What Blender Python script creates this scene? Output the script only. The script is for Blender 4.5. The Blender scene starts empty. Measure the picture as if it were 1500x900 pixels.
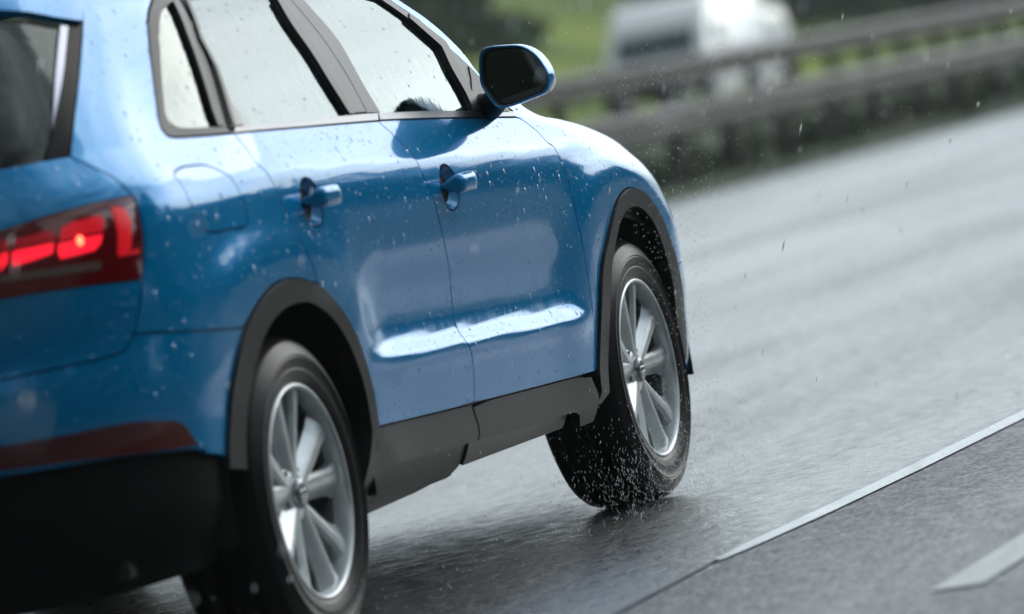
import bpy, math, random
import numpy as np
from mathutils import Vector, Matrix
from mathutils.geometry import delaunay_2d_cdt

# ------------------------------------------------------------------ camera, world, sun
C = bpy.context.scene
col = C.collection
R = math.radians
FPX, CPOS = 7881.67, (-10.82722747, -5.01938869, 1.06940911)
CAMR = [[0.30362528, -0.93468782, -0.1848523], [0.09166798, -0.16445456, 0.98211592], [-0.94837159, -0.31514026, 0.03574838]]
cd = bpy.data.cameras.new('camera'); cam = bpy.data.objects.new('camera', cd); col.objects.link(cam); C.camera = cam
m = Matrix.Identity(4)
for i in range(3):
    for j in range(3): m[i][j] = CAMR[j][i]
    m[i][3] = CPOS[i]
cam.matrix_world = m
cd.sensor_width = 36; cd.lens = FPX / 1500 * 36; cd.clip_start = .5; cd.clip_end = 6000
cd.dof.use_dof = True; cd.dof.focus_distance = 13.4; cd.dof.aperture_fstop = 2.7; cd.dof.aperture_blades = 0

C.view_settings.view_transform = 'Standard'; C.view_settings.look = 'None'; C.view_settings.gamma = 1
C.view_settings.use_curve_mapping = False; C.view_settings.exposure = .42
SUN_EL, SUN_AZ = 33, -24          # azimuth from +x towards +y
w = bpy.data.worlds.new('World'); C.world = w; w.use_nodes = True
nt = w.node_tree; N = nt.nodes; L = nt.links; N.clear()
def nd(t, **k):
    n = N.new(t)
    for a, b in k.items(): setattr(n, a, b)
    return n
sky = nd('ShaderNodeTexSky', sky_type='NISHITA', sun_disc=False, sun_elevation=R(SUN_EL), sun_rotation=R(90 - SUN_AZ), air_density=1.2, dust_density=1.0, ozone_density=1.2)
tc = nd('ShaderNodeTexCoord'); mp = nd('ShaderNodeMapping'); mp.inputs['Scale'].default_value = (1, 1, 3.2)
no = nd('ShaderNodeTexNoise'); no.inputs['Scale'].default_value = 2.6; no.inputs['Detail'].default_value = 7; no.inputs['Roughness'].default_value = .58; no.inputs['Distortion'].default_value = .6
cr_ = nd('ShaderNodeValToRGB'); cr_.color_ramp.elements[0].position = .40; cr_.color_ramp.elements[1].position = .56
cr_.color_ramp.elements[0].color = (0, 0, 0, 1); cr_.color_ramp.elements[1].color = (1, 1, 1, 1)
no2 = nd('ShaderNodeTexNoise'); no2.inputs['Scale'].default_value = 5.5; no2.inputs['Detail'].default_value = 6
cl = nd('ShaderNodeValToRGB'); cl.color_ramp.elements[0].position = .3; cl.color_ramp.elements[1].position = .72
cl.color_ramp.elements[0].color = (7.0, 8.2, 8.8, 1); cl.color_ramp.elements[1].color = (15.5, 16.6, 17.0, 1)
mx = nd('ShaderNodeMix', data_type='RGBA')
bg = nd('ShaderNodeBackground'); bg.inputs['Strength'].default_value = .12
out = nd('ShaderNodeOutputWorld')
L.new(tc.outputs['Generated'], mp.inputs['Vector']); L.new(mp.outputs[0], no.inputs['Vector']); L.new(mp.outputs[0], no2.inputs['Vector'])
L.new(no.outputs['Fac'], cr_.inputs[0]); L.new(no2.outputs['Fac'], cl.inputs[0])
mul = nd('ShaderNodeMath', operation='MULTIPLY_ADD'); mul.inputs[1].default_value = .78; mul.inputs[2].default_value = .22
L.new(cr_.outputs[0], mul.inputs[0]); L.new(mul.outputs[0], mx.inputs['Factor'])
L.new(sky.outputs[0], mx.inputs['A']); L.new(cl.outputs[0], mx.inputs['B'])
# thin cloud glows round the hidden sun
SUND = (math.cos(R(SUN_EL)) * math.cos(R(SUN_AZ)), math.cos(R(SUN_EL)) * math.sin(R(SUN_AZ)), math.sin(R(SUN_EL)))
dt = nd('ShaderNodeVectorMath', operation='DOT_PRODUCT'); dt.inputs[1].default_value = SUND; L.new(tc.outputs['Generated'], dt.inputs[0])
h1 = nd('ShaderNodeMath', operation='MULTIPLY_ADD'); h1.inputs[1].default_value = .5; h1.inputs[2].default_value = .5; L.new(dt.outputs['Value'], h1.inputs[0])
h2 = nd('ShaderNodeMath', operation='POWER'); h2.inputs[1].default_value = 9; L.new(h1.outputs[0], h2.inputs[0])
h3 = nd('ShaderNodeMath', operation='MULTIPLY_ADD'); h3.inputs[1].default_value = 3.0; h3.inputs[2].default_value = .5; L.new(h2.outputs[0], h3.inputs[0])
h4 = nd('ShaderNodeMath', operation='MINIMUM'); h4.inputs[1].default_value = 1.98; L.new(h3.outputs[0], h4.inputs[0])
sz = nd('ShaderNodeSeparateXYZ'); L.new(tc.outputs['Generated'], sz.inputs[0])
hz_ = nd('ShaderNodeMapRange'); hz_.inputs['From Min'].default_value = .02; hz_.inputs['From Max'].default_value = .17; hz_.inputs['To Min'].default_value = .5; hz_.inputs['To Max'].default_value = 1; L.new(sz.outputs['Z'], hz_.inputs['Value'])
h5 = nd('ShaderNodeMath', operation='MULTIPLY'); L.new(h4.outputs[0], h5.inputs[0]); L.new(hz_.outputs[0], h5.inputs[1])
vm = nd('ShaderNodeVectorMath', operation='SCALE'); L.new(mx.outputs['Result'], vm.inputs[0]); hq = nd('ShaderNodeMapRange'); hq.inputs['From Min'].default_value = .22; hq.inputs['From Max'].default_value = .45; hq.inputs['To Min'].default_value = 1; hq.inputs['To Max'].default_value = .50; L.new(sz.outputs['Z'], hq.inputs['Value'])
h6 = nd('ShaderNodeMath', operation='MULTIPLY'); L.new(h5.outputs[0], h6.inputs[0]); L.new(hq.outputs[0], h6.inputs[1]); L.new(h6.outputs[0], vm.inputs['Scale'])
L.new(vm.outputs[0], bg.inputs['Color']); L.new(bg.outputs[0], out.inputs[0])
sd_ = bpy.data.lights.new('sun', 'SUN'); sd_.energy = .5; sd_.angle = R(36); sd_.color = (1, .96, .9)
sun = bpy.data.objects.new('sun', sd_); col.objects.link(sun)
dv = Vector((math.cos(R(SUN_EL)) * math.cos(R(SUN_AZ)), math.cos(R(SUN_EL)) * math.sin(R(SUN_AZ)), math.sin(R(SUN_EL))))
sun.rotation_euler = dv.to_track_quat('Z', 'Y').to_euler()

# ------------------------------------------------------------------ materials
def mat(name, color=(.5, .5, .5), rough=.5, metal=0, **kw):
    mt = bpy.data.materials.new(name); mt.use_nodes = True; b = mt.node_tree.nodes['Principled BSDF']
    b.inputs['Base Color'].default_value = (*color, 1); b.inputs['Roughness'].default_value = rough; b.inputs['Metallic'].default_value = metal
    for k, v in kw.items(): b.inputs[k.replace('_', ' ')].default_value = v
    return mt
def bumps(mt, layers, coord='Object'):
    """layers: (kind, scale vector, noise scale, strength, distance)"""
    t = mt.node_tree; b = t.nodes['Principled BSDF']; tcn = t.nodes.new('ShaderNodeTexCoord'); prev = None
    for kind, sv, sc, st, dist in layers:
        mpn = t.nodes.new('ShaderNodeMapping'); mpn.inputs['Scale'].default_value = sv; t.links.new(tcn.outputs[coord], mpn.inputs[0])
        bn = t.nodes.new('ShaderNodeBump'); bn.inputs['Strength'].default_value = st; bn.inputs['Distance'].default_value = dist
        if kind == 'noise':
            n = t.nodes.new('ShaderNodeTexNoise'); n.inputs['Scale'].default_value = sc; n.inputs['Detail'].default_value = 4
            t.links.new(mpn.outputs[0], n.inputs['Vector']); t.links.new(n.outputs['Fac'], bn.inputs['Height'])
        elif kind == 'drops':
            n = t.nodes.new('ShaderNodeTexVoronoi'); n.inputs['Scale'].default_value = sc; n.inputs['Randomness'].default_value = 1
            t.links.new(mpn.outputs[0], n.inputs['Vector'])
            sp = t.nodes.new('ShaderNodeSeparateColor'); t.links.new(n.outputs['Color'], sp.inputs[0])
            rr = t.nodes.new('ShaderNodeMapRange'); rr.inputs['From Min'].default_value = .55; rr.inputs['From Max'].default_value = 1; rr.inputs['To Min'].default_value = 0.0; rr.inputs['To Max'].default_value = .26
            t.links.new(sp.outputs[0], rr.inputs['Value'])
            sb = t.nodes.new('ShaderNodeMath'); sb.operation = 'SUBTRACT'; t.links.new(rr.outputs[0], sb.inputs[0]); t.links.new(n.outputs['Distance'], sb.inputs[1])
            cp = t.nodes.new('ShaderNodeMath'); cp.operation = 'MAXIMUM'; cp.inputs[1].default_value = 0; t.links.new(sb.outputs[0], cp.inputs[0])
            sq = t.nodes.new('ShaderNodeMath'); sq.operation = 'POWER'; sq.inputs[1].default_value = .5; t.links.new(cp.outputs[0], sq.inputs[0])
            t.links.new(sq.outputs[0], bn.inputs['Height'])
        if prev: t.links.new(prev.outputs[0], bn.inputs['Normal'])
        prev = bn
    t.links.new(prev.outputs[0], b.inputs['Normal'])
    if 'Coat Normal' in b.inputs: t.links.new(prev.outputs[0], b.inputs['Coat Normal'])
    return mt
def vary(mt, c1, c2, sc, sv=(1, 1, 1), lo=.35, hi=.65, rough=None, coord='Object', detail=6):
    t = mt.node_tree; b = t.nodes['Principled BSDF']; tcn = t.nodes.new('ShaderNodeTexCoord'); mpn = t.nodes.new('ShaderNodeMapping'); mpn.inputs['Scale'].default_value = sv
    n = t.nodes.new('ShaderNodeTexNoise'); n.inputs['Scale'].default_value = sc; n.inputs['Detail'].default_value = detail
    r = t.nodes.new('ShaderNodeValToRGB'); r.color_ramp.elements[0].position = lo; r.color_ramp.elements[1].position = hi
    r.color_ramp.elements[0].color = (*c1, 1); r.color_ramp.elements[1].color = (*c2, 1)
    t.links.new(tcn.outputs[coord], mpn.inputs[0]); t.links.new(mpn.outputs[0], n.inputs['Vector']); t.links.new(n.outputs['Fac'], r.inputs[0]); t.links.new(r.outputs[0], b.inputs['Base Color'])
    if rough:
        q = t.nodes.new('ShaderNodeMapRange'); q.inputs['From Min'].default_value = lo; q.inputs['From Max'].default_value = hi; q.inputs['To Min'].default_value = rough[0]; q.inputs['To Max'].default_value = rough[1]
        t.links.new(n.outputs['Fac'], q.inputs['Value']); t.links.new(q.outputs[0], b.inputs['Roughness'])
    return mt
M = {}
M['paint'] = bumps(mat('blue_paint', (.0, .235, .54), .17, .22, Specular_Tint=(.0, .50, .95, 1), Specular_IOR_Level=.04, Coat_Weight=.92, Coat_Roughness=.025, Coat_IOR=1.5),
    [('noise', (1.2, 1.2, .25), 22, .014, .004), ('noise', (1, 1, .12), 90, .03, .002), ('drops', (1, 1, .8), 38, .9, .009), ('drops', (1, 1, .6), 90, 1, .006), ('drops', (1, 1, .8), 170, .9, .003)])
def spray_film(mt):
    # road spray dries and runs in streaks on the lower doors: a rougher film there
    t = mt.node_tree; b = t.nodes['Principled BSDF']; tcn = t.nodes.new('ShaderNodeTexCoord'); sp = t.nodes.new('ShaderNodeSeparateXYZ'); t.links.new(tcn.outputs['Object'], sp.inputs[0])
    r = t.nodes.new('ShaderNodeMapRange'); r.inputs['From Min'].default_value = .95; r.inputs['From Max'].default_value = .50; r.inputs['To Min'].default_value = 0; r.inputs['To Max'].default_value = 1; t.links.new(sp.outputs['Z'], r.inputs['Value'])
    mpn = t.nodes.new('ShaderNodeMapping'); mpn.inputs['Scale'].default_value = (1, 1, .14); mpn.inputs['Rotation'].default_value = (0, R(14), 0); t.links.new(tcn.outputs['Object'], mpn.inputs[0])
    n = t.nodes.new('ShaderNodeTexNoise'); n.inputs['Scale'].default_value = 55; n.inputs['Detail'].default_value = 5; t.links.new(mpn.outputs[0], n.inputs['Vector'])
    q = t.nodes.new('ShaderNodeMapRange'); q.inputs['From Min'].default_value = .35; q.inputs['From Max'].default_value = .7; q.inputs['To Min'].default_value = .04; q.inputs['To Max'].default_value = .26; t.links.new(n.outputs['Fac'], q.inputs['Value'])
    m_ = t.nodes.new('ShaderNodeMath'); m_.operation = 'MULTIPLY_ADD'; m_.inputs[2].default_value = .025; t.links.new(r.outputs[0], m_.inputs[0]); t.links.new(q.outputs[0], m_.inputs[1]); t.links.new(m_.outputs[0], b.inputs['Coat Roughness'])
    return mt
spray_film(M['paint'])
M['cladding'] = bumps(vary(mat('dark_plastic', rough=.35, Specular_IOR_Level=.28), (.012, .012, .013), (.020, .020, .021), 300, rough=(.32, .46)), [('noise', (1, 1, 1), 420, .25, .001), ('drops', (1, 1, .7), 120, .9, .004)])
M['black'] = mat('black_plastic', (.008, .008, .009), .45)
M['gloss_black'] = mat('gloss_black', (.004, .004, .005), .25, Specular_IOR_Level=.06)
M['rubber'] = bumps(mat('rubber', (.006, .006, .0065), .34, Specular_IOR_Level=.18), [('noise', (1, 1, 1), 80, .15, .002)])
M['seal'] = bumps(mat('window_seal', (.042, .046, .05), .38, .0, Specular_IOR_Level=.24), [('drops', (1, 1, 1), 60, .5, .003), ('noise', (1, 1, 1), 120, .1, .002)])
M['strip'] = mat('belt_strip', (.13, .13, .14), .28, .85)
M['seal3'] = bumps(mat('dark_window_surround', (.018, .018, .020), .35, Specular_IOR_Level=.14), [('drops', (1, 1, 1), 60, .5, .003)])
M['alloy'] = vary(mat('alloy', rough=.33, metal=.6), (.56, .60, .62), (.70, .74, .75), 20)
M['barrel'] = mat('rim_barrel', (.20, .21, .215), .35, .6)
M['disc'] = mat('brake_disc', (.10, .10, .10), .4, .8)
M['chrome'] = mat('chrome', (.75, .75, .77), .12, 1)
M['seat'] = mat('seat_cloth', (.02, .02, .022), .8)
def glass_mat(name, tint, ior, rough=.02):
    mt = bpy.data.materials.new(name); mt.use_nodes = True; t = mt.node_tree; t.nodes.clear()
    tr = t.nodes.new('ShaderNodeBsdfTransparent'); tr.inputs[0].default_value = (*tint, 1)
    gl = t.nodes.new('ShaderNodeBsdfGlossy'); gl.inputs['Roughness'].default_value = rough; gl.inputs[0].default_value = (.93, 1, .98, 1)
    fr = t.nodes.new('ShaderNodeFresnel'); fr.inputs['IOR'].default_value = ior
    ms = t.nodes.new('ShaderNodeMixShader'); o = t.nodes.new('ShaderNodeOutputMaterial')
    tcn = t.nodes.new('ShaderNodeTexCoord'); mpn = t.nodes.new('ShaderNodeMapping'); mpn.inputs['Scale'].default_value = (1, 1, .4)
    n = t.nodes.new('ShaderNodeTexNoise'); n.inputs['Scale'].default_value = 30; n.inputs['Detail'].default_value = 5
    bn = t.nodes.new('ShaderNodeBump'); bn.inputs['Strength'].default_value = .10; bn.inputs['Distance'].default_value = .005
    t.links.new(tcn.outputs['Object'], mpn.inputs[0]); t.links.new(mpn.outputs[0], n.inputs['Vector']); t.links.new(n.outputs['Fac'], bn.inputs['Height'])
    v = t.nodes.new('ShaderNodeTexVoronoi'); v.inputs['Scale'].default_value = 55; t.links.new(tcn.outputs['Object'], v.inputs['Vector'])
    sp = t.nodes.new('ShaderNodeSeparateColor'); t.links.new(v.outputs['Color'], sp.inputs[0])
    rr = t.nodes.new('ShaderNodeMapRange'); rr.inputs['From Min'].default_value = .6; rr.inputs['To Max'].default_value = .22; t.links.new(sp.outputs[0], rr.inputs['Value'])
    sb = t.nodes.new('ShaderNodeMath'); sb.operation = 'SUBTRACT'; t.links.new(rr.outputs[0], sb.inputs[0]); t.links.new(v.outputs['Distance'], sb.inputs[1])
    cp = t.nodes.new('ShaderNodeMath'); cp.operation = 'MAXIMUM'; cp.inputs[1].default_value = 0; t.links.new(sb.outputs[0], cp.inputs[0])
    sq = t.nodes.new('ShaderNodeMath'); sq.operation = 'POWER'; sq.inputs[1].default_value = .5; t.links.new(cp.outputs[0], sq.inputs[0])
    b2 = t.nodes.new('ShaderNodeBump'); b2.inputs['Strength'].default_value = 1; b2.inputs['Distance'].default_value = .006
    t.links.new(sq.outputs[0], b2.inputs['Height']); t.links.new(bn.outputs[0], b2.inputs['Normal'])
    t.links.new(b2.outputs[0], gl.inputs['Normal']); t.links.new(b2.outputs[0], fr.inputs['Normal'])
    t.links.new(fr.outputs[0], ms.inputs[0]); t.links.new(tr.outputs[0], ms.inputs[1]); t.links.new(gl.outputs[0], ms.inputs[2]); t.links.new(ms.outputs[0], o.inputs[0])
    return mt
M['glass'] = glass_mat('side_glass', (.30, .40, .38), 1.9)
M['privacy'] = glass_mat('rear_glass', (.08, .15, .13), 1.33)
M['mirror'] = mat('mirror_glass', (.55, .6, .62), .02, 1)
M['lens'] = mat('red_lens', (.15, .0008, .005), .10, 0, Transmission_Weight=.0, Coat_Weight=1, Coat_Roughness=.03)
def emit(name, c, s):
    mt = mat(name, c, .2); b = mt.node_tree.nodes['Principled BSDF']; b.inputs['Emission Color'].default_value = (*c, 1); b.inputs['Emission Strength'].default_value = s; return mt
M['lamp_on'] = emit('lit_red_chamber', (1, .012, .035), .8)
M['lamp_hot'] = emit('hot_bulb', (1, .10, .05), 5)
M['lamp_dim'] = emit('dim_red_chamber', (.5, .006, .014), .14)
M['lamp_clear'] = mat('clear_reverse_lens', (.16, .10, .09), .15, 0, Coat_Weight=1)
M['reflector'] = mat('dark_red_reflector', (.09, .0, .004), .3, 0, Coat_Weight=1)

M['lowplastic'] = bumps(vary(mat('muddy_shaded_plastic', rough=.6, Specular_IOR_Level=.12), (.003, .003, .0035), (.008, .008, .008), 6, rough=(.6, .85)), [('noise', (1, 1, 1), 90, .3, .002)])  # muddy plastic, base blackened for how little light reaches the valance
M['sill2'] = bumps(mat('wet_sill_plastic', (.07, .068, .062), .35, Specular_IOR_Level=.4), [('noise', (1, 1, .3), 60, .2, .002)])
M['seal2'] = mat('corner_glint_grey', (.06, .065, .065), .3)  # grey stands in for a reflection on the door frame
M['chrome2'] = mat('pale_strip', (.38, .40, .50), .3, .5)
M['capm'] = mat('cap_metal', (.30, .31, .32), .25, .8)
M['lamp_dim2'] = emit('mid_red_chamber', (.8, .008, .02), .25)
SPIN = 90
VX, VY, VX2, VY2 = 79.5, 21.7, 92., 24.4

# ------------------------------------------------------------------ mesh helpers
def link(name, verts, faces, mt, parent=None, normals=None, smooth=True):
    me = bpy.data.meshes.new(name); me.from_pydata([tuple(map(float, v)) for v in verts], [], [tuple(map(int, f)) for f in faces]); me.update()
    if smooth: me.polygons.foreach_set('use_smooth', [True] * len(me.polygons))
    if normals is not None: me.normals_split_custom_set_from_vertices([tuple(map(float, n)) for n in normals])
    o = bpy.data.objects.new(name, me); col.objects.link(o)
    if mt: me.materials.append(mt)
    if parent: o.parent = parent
    return o
def tag(o, label=None, cat=None, group=None, kind=None):
    for k, v in (('label', label), ('category', cat), ('group', group), ('kind', kind)):
        if v: o[k] = v
    return o
def empty(name, loc=(0, 0, 0), rz=0, **k):
    o = bpy.data.objects.new(name, None); col.objects.link(o); o.location = loc; o.rotation_euler = (0, 0, rz); o.empty_display_size = .1
    return tag(o, **k)
class MB:
    def __init__(s): s.v = []; s.f = []
    def add(s, vs, fs):
        n = len(s.v); s.v += [tuple(v) for v in vs]; s.f += [tuple(i + n for i in f) for f in fs]; return s
    def box(s, c, d, rot=None):
        vs = [Vector((x * d[0] / 2, y * d[1] / 2, z * d[2] / 2)) for x in (-1, 1) for y in (-1, 1) for z in (-1, 1)]
        if rot is not None: vs = [rot @ v for v in vs]
        return s.add([v + Vector(c) for v in vs], [(0, 1, 3, 2), (4, 6, 7, 5), (0, 4, 5, 1), (2, 3, 7, 6), (0, 2, 6, 4), (1, 5, 7, 3)])
    def tube(s, pts, rad, n=10, cap=True):
        pts = [Vector(p) for p in pts]; rad = rad if isinstance(rad, (list, tuple)) else [rad] * len(pts); vs = []; fs = []
        for i, p in enumerate(pts):
            d = (pts[min(i + 1, len(pts) - 1)] - pts[max(i - 1, 0)]).normalized(); a = d.orthogonal().normalized(); 
            up = Vector((0, 0, 1)) if abs(d.z) < .9 else Vector((1, 0, 0)); a = d.cross(up).normalized(); b = d.cross(a)
            vs += [p + (a * math.cos(2 * math.pi * k / n) + b * math.sin(2 * math.pi * k / n)) * rad[i] for k in range(n)]
        for i in range(len(pts) - 1):
            for k in range(n): fs.append((i * n + k, i * n + (k + 1) % n, (i + 1) * n + (k + 1) % n, (i + 1) * n + k))
        if cap: fs.append(tuple(range(n))[::-1]); fs.append(tuple((len(pts) - 1) * n + k for k in range(n)))
        return s.add(vs, fs)
    def lathe_y(s, prof, n=72, a0=0, a1=2 * math.pi, closed=False):
        """prof: (r, y); revolve about the y axis"""
        full = abs(a1 - a0 - 2 * math.pi) < 1e-6; m_ = n if full else n + 1; vs = []
        for k in range(m_):
            a = a0 + (a1 - a0) * k / n
            vs += [(r * math.cos(a), y, r * math.sin(a)) for r, y in prof]
        q = len(prof); fs = []
        for k in range(n):
            k2 = (k + 1) % m_
            for i in range(q - 1 + (1 if closed else 0)):
                j = (i + 1) % q; fs.append((k * q + i, k2 * q + i, k2 * q + j, k * q + j))
        return s.add(vs, fs)
    def loft(s, rings, closed=False):
        q = len(rings[0]); vs = [p for r in rings for p in r]; fs = []
        for i in range(len(rings) - 1):
            for k in range(q - (0 if closed else 1)):
                k2 = (k + 1) % q; fs.append((i * q + k, i * q + k2, (i + 1) * q + k2, (i + 1) * q + k))
        return s.add(vs, fs)
    def build(s, name, mt, parent=None, smooth=False, bevel=0, auto=None):
        o = link(name, s.v, s.f, mt, parent, smooth=smooth)
        if bevel:
            b = o.modifiers.new('bevel', 'BEVEL'); b.width = bevel; b.segments = 2; b.limit_method = 'ANGLE'; b.angle_limit = R(35); b.harden_normals = False
            o.data.polygons.foreach_set('use_smooth', [True] * len(o.data.polygons))
            try:
                wn = o.modifiers.new('wn', 'WEIGHTED_NORMAL'); wn.keep_sharp = False
            except Exception: pass
        elif auto:
            import bmesh
            bm = bmesh.new(); bm.from_mesh(o.data); bmesh.ops.recalc_face_normals(bm, faces=bm.faces)
            for e in bm.edges:
                if len(e.link_faces) == 2 and e.calc_face_angle(0) > R(auto): e.smooth = False
            for f in bm.faces: f.smooth = True
            bm.to_mesh(o.data); bm.free()
        return o


# ------------------------------------------------------------------ shape of the body
def pchip(x, xs, ys):
    xs=np.asarray(xs,float); ys=np.asarray(ys,float); h=np.diff(xs); d=np.diff(ys)/h
    m=np.zeros(len(xs)); m[0]=d[0]; m[-1]=d[-1]
    for i in range(1,len(xs)-1):
        m[i]=0 if d[i-1]*d[i]<=0 else 2*d[i-1]*d[i]/(d[i-1]+d[i])
    x=np.clip(x,xs[0],xs[-1]); i=np.clip(np.searchsorted(xs,x,side='right')-1,0,len(h)-1)
    t=(x-xs[i])/h[i]; a=ys[i]; b=ys[i+1]
    return (1+2*t)*(1-t)**2*a+t*(1-t)**2*h[i]*m[i]+t*t*(3-2*t)*b+t*t*(t-1)*h[i]*m[i+1]
def sstep(a,b,x):
    t=np.clip((x-a)/(b-a),0,1); return t*t*(3-2*t)
WZ=[(.15,.79),(.22,.815),(.30,.862),(.36,.880),(.41,.884),(.50,.8855),(.60,.8975),(.70,.9050),(.80,.9122),(.86,.9158),(.905,.9175),(.935,.9165),(.965,.9125),(.985,.9088),(.992,.9068),(1.01,.9010),(1.06,.8825),(1.12,.858),(1.16,.842),(1.25,.806),(1.35,.760),(1.42,.722),(1.48,.680),(1.54,.62)]
WZ=np.array(WZ)
def crease_z(x): return 1.0445-.0400*x
def belt_z(x): return pchip(x,[-1,.03,.5,.95,1.95,3],[1.16,1.142,1.127,1.112,1.066,1.01])
def section(x,v):
    """half width at station x, height v"""
    a=.447-.030*x; c=crease_z(x); b=belt_z(x)
    z0=np.zeros_like(v)
    # warp to the standard heights
    q=np.where(v<a, v/a*.41, np.where(v<c, .41+(v-a)/(c-a)*.58, np.where(v<b,.99+(v-c)/(b-c)*.13, 1.12+(v-b)*(.42/(1.54-b+1e-9)) )))
    w=pchip(q,WZ[:,0],WZ[:,1])
    # lower door swage: concave above, shelf facing up, then flat
    f=sstep(.42,.72,x)*(1-sstep(1.95,2.25,x))
    s=pchip(q,[.30,.41,.49,.53,.545,.588,.63,.69,.77,.86],[0,.004,.012,.017,.016,-.012,-.021,-.018,-.008,0])
    w=w+s*f
    # quieter crease behind the rear door
    g=1-sstep(-.40,.20,x)
    w=w-g*.085*np.sqrt(np.clip(q-.74,0,9)**2+.0009)*(q>0)+g*.085*.03
    return w,q
A_R,B_R=.40,.40
XR=[(.15,-.80),(.30,-.86),(.47,-.882),(.54,-.884),(.585,-.900),(.605,-.905),(.63,-.902),(.69,-.890),(.76,-.872),(.90,-.862),(1.02,-.845),(1.10,-.815),(1.16,-.785),(1.30,-.665),(1.42,-.555),(1.50,-.49),(1.56,-.44)]
XR=np.array(XR)
BW=[(.15,.30),(.7,.34),(1.0,.34),(1.16,.30),(1.5,.26)]
BW=np.array(BW)
FX=np.array([(.15,2.75,3.36),(.28,2.87,3.45),(.5,2.93,3.49),(.66,2.90,3.47),(.80,2.74,3.43),(.86,2.60,3.40),(.92,2.42,3.34),(1.0,2.25,3.24),(1.1,2.21,3.2)])
def body(u,v):
    """u: length coordinate (rear face -2..-1, rear corner -1..-.5, side, front corner 2.75..3.75, nose 3.75..4.75); v: height coordinate. Right half: returns (x, -y, z)."""
    u=np.asarray(u,float); v=np.asarray(v,float); u,v=np.broadcast_arrays(u,v); u=u.copy(); v=v.copy()
    xr=pchip(v,XR[:,0],XR[:,1]); a=A_R; b=pchip(v,BW[:,0],BW[:,1])
    xc=np.minimum(xr+a,-.06)
    a=xc-xr
    ph=np.clip((-.5-u)/.5,0,1)*np.pi/2
    X=np.where(u>=0,u,np.where(u>-.5,xc*(-u/.5),xc-a*np.sin(ph)))
    xs=pchip(v,FX[:,0],FX[:,1]); xn=pchip(v,FX[:,0],FX[:,2]); fa=xn-xs; pf=np.clip(u-2.75,0,1)*np.pi/2
    X=np.where(u>2.2,2.2+(xs-2.2)*(u-2.2)/.55,X)
    X=np.where(u>2.75,xs+fa*np.sin(pf),X)
    w,q=section(X,v)
    w=w-.02*sstep(0,1,np.clip(-X,0,1)/.9)*1.0
    
    # arches swell
    for wx in (0.,2.603):
        r=np.hypot(X-wx,v-.345); w=w+(.0065*np.exp(-((r-.56)/.085)**2)*sstep(.42,.70,v)+.012*np.exp(-(np.maximum(r-.47,0)/.17)**2))*(1-sstep(.82,1.0,v))*sstep(.2,.35,v)
    Z=v.copy()
    # fender rolls over to the bonnet
    beta=sstep(1.99,2.32,X); vc=crease_z(X)-.0; t=np.clip(v-vc,0,None)
    L=np.interp(X,[2.0,2.4,2.8,3.1,3.4],[.19,.145,.085,.06,.05]); th0=np.radians(16); th1=np.radians(80)
    tt=np.linspace(0,1,41); th=th0+(th1-th0)*tt*tt*(3-2*tt)
    cy=np.concatenate([[0],np.cumsum((np.sin(th[1:])+np.sin(th[:-1]))/2)])/40
    cz=np.concatenate([[0],np.cumsum((np.cos(th[1:])+np.cos(th[:-1]))/2)])/40
    tn=np.clip(t/L,0,None); iy=L*(np.interp(tn,tt,cy)+np.maximum(tn-1,0)*np.sin(th1)); iz=L*(np.interp(tn,tt,cz)+np.maximum(tn-1,0)*np.cos(th1))
    wc,_=section(X,np.minimum(v,vc)); wf=w-section(X,v)[0]+wc-iy; zf=np.minimum(v,vc)+iz
    w=w*(1-beta)+wf*beta; Z=Z*(1-beta)+zf*beta
    # nose drops
    # corners
    Y=w-np.where(u<-.5,b*(1-np.cos(ph)),0)-np.where(u>2.75,.42*(1-np.cos(pf)),0)
    yr=np.clip(-1-u,0,1); Y=np.where(u<-1,(w-b)*(1-yr),Y); X=np.where(u<-1,xr-.035*(1-(1-yr)**2),X)
    yf=np.clip(u-3.75,0,1); Y=np.where(u>3.75,(w-.42)*(1-yf),Y); X=np.where(u>3.75,xn+.05*(1-(1-yf)**2),X)
    return np.stack([X,-Y,Z],-1)

# ------------------------------------------------------------------ body surface tools
def bnorm(u, v, side=1):
    e = 1.5e-3
    a = body(u + e, v) - body(u - e, v); b = body(u, v + e) - body(u, v - e)
    n = np.cross(a, b); n /= np.linalg.norm(n, axis=-1, keepdims=True) + 1e-12
    return n                      # outward on the right half (+x cross +z = -y)
def pip(P, poly):
    x, y = P[:, 0], P[:, 1]; inside = np.zeros(len(P), bool); j = len(poly) - 1
    for i in range(len(poly)):
        xi, yi = poly[i]; xj, yj = poly[j]
        c = ((yi > y) != (yj > y)) & (x < (xj - xi) * (y - yi) / (yj - yi + 1e-15) + xi)
        inside ^= c; j = i
    return inside
def resample(poly, step):
    out = []; n = len(poly)
    for i in range(n):
        a = np.array(poly[i], float); b = np.array(poly[(i + 1) % n], float); d = np.linalg.norm(b - a)
        if d < 1e-6: continue
        k = max(1, int(math.ceil(d / step)))
        for t in range(k): out.append(a + (b - a) * t / k)
    return np.array(out)
def clean(poly, tol=1.5e-3):
    out = []
    for p in poly:
        if not out or math.dist(p, out[-1]) > tol: out.append(tuple(p))
    if math.dist(out[0], out[-1]) <= tol: out.pop()
    return out
def area(p):
    p = np.array(p); q = np.roll(p, -1, 0); return .5 * np.sum(p[:, 0] * q[:, 1] - q[:, 0] * p[:, 1])
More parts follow.
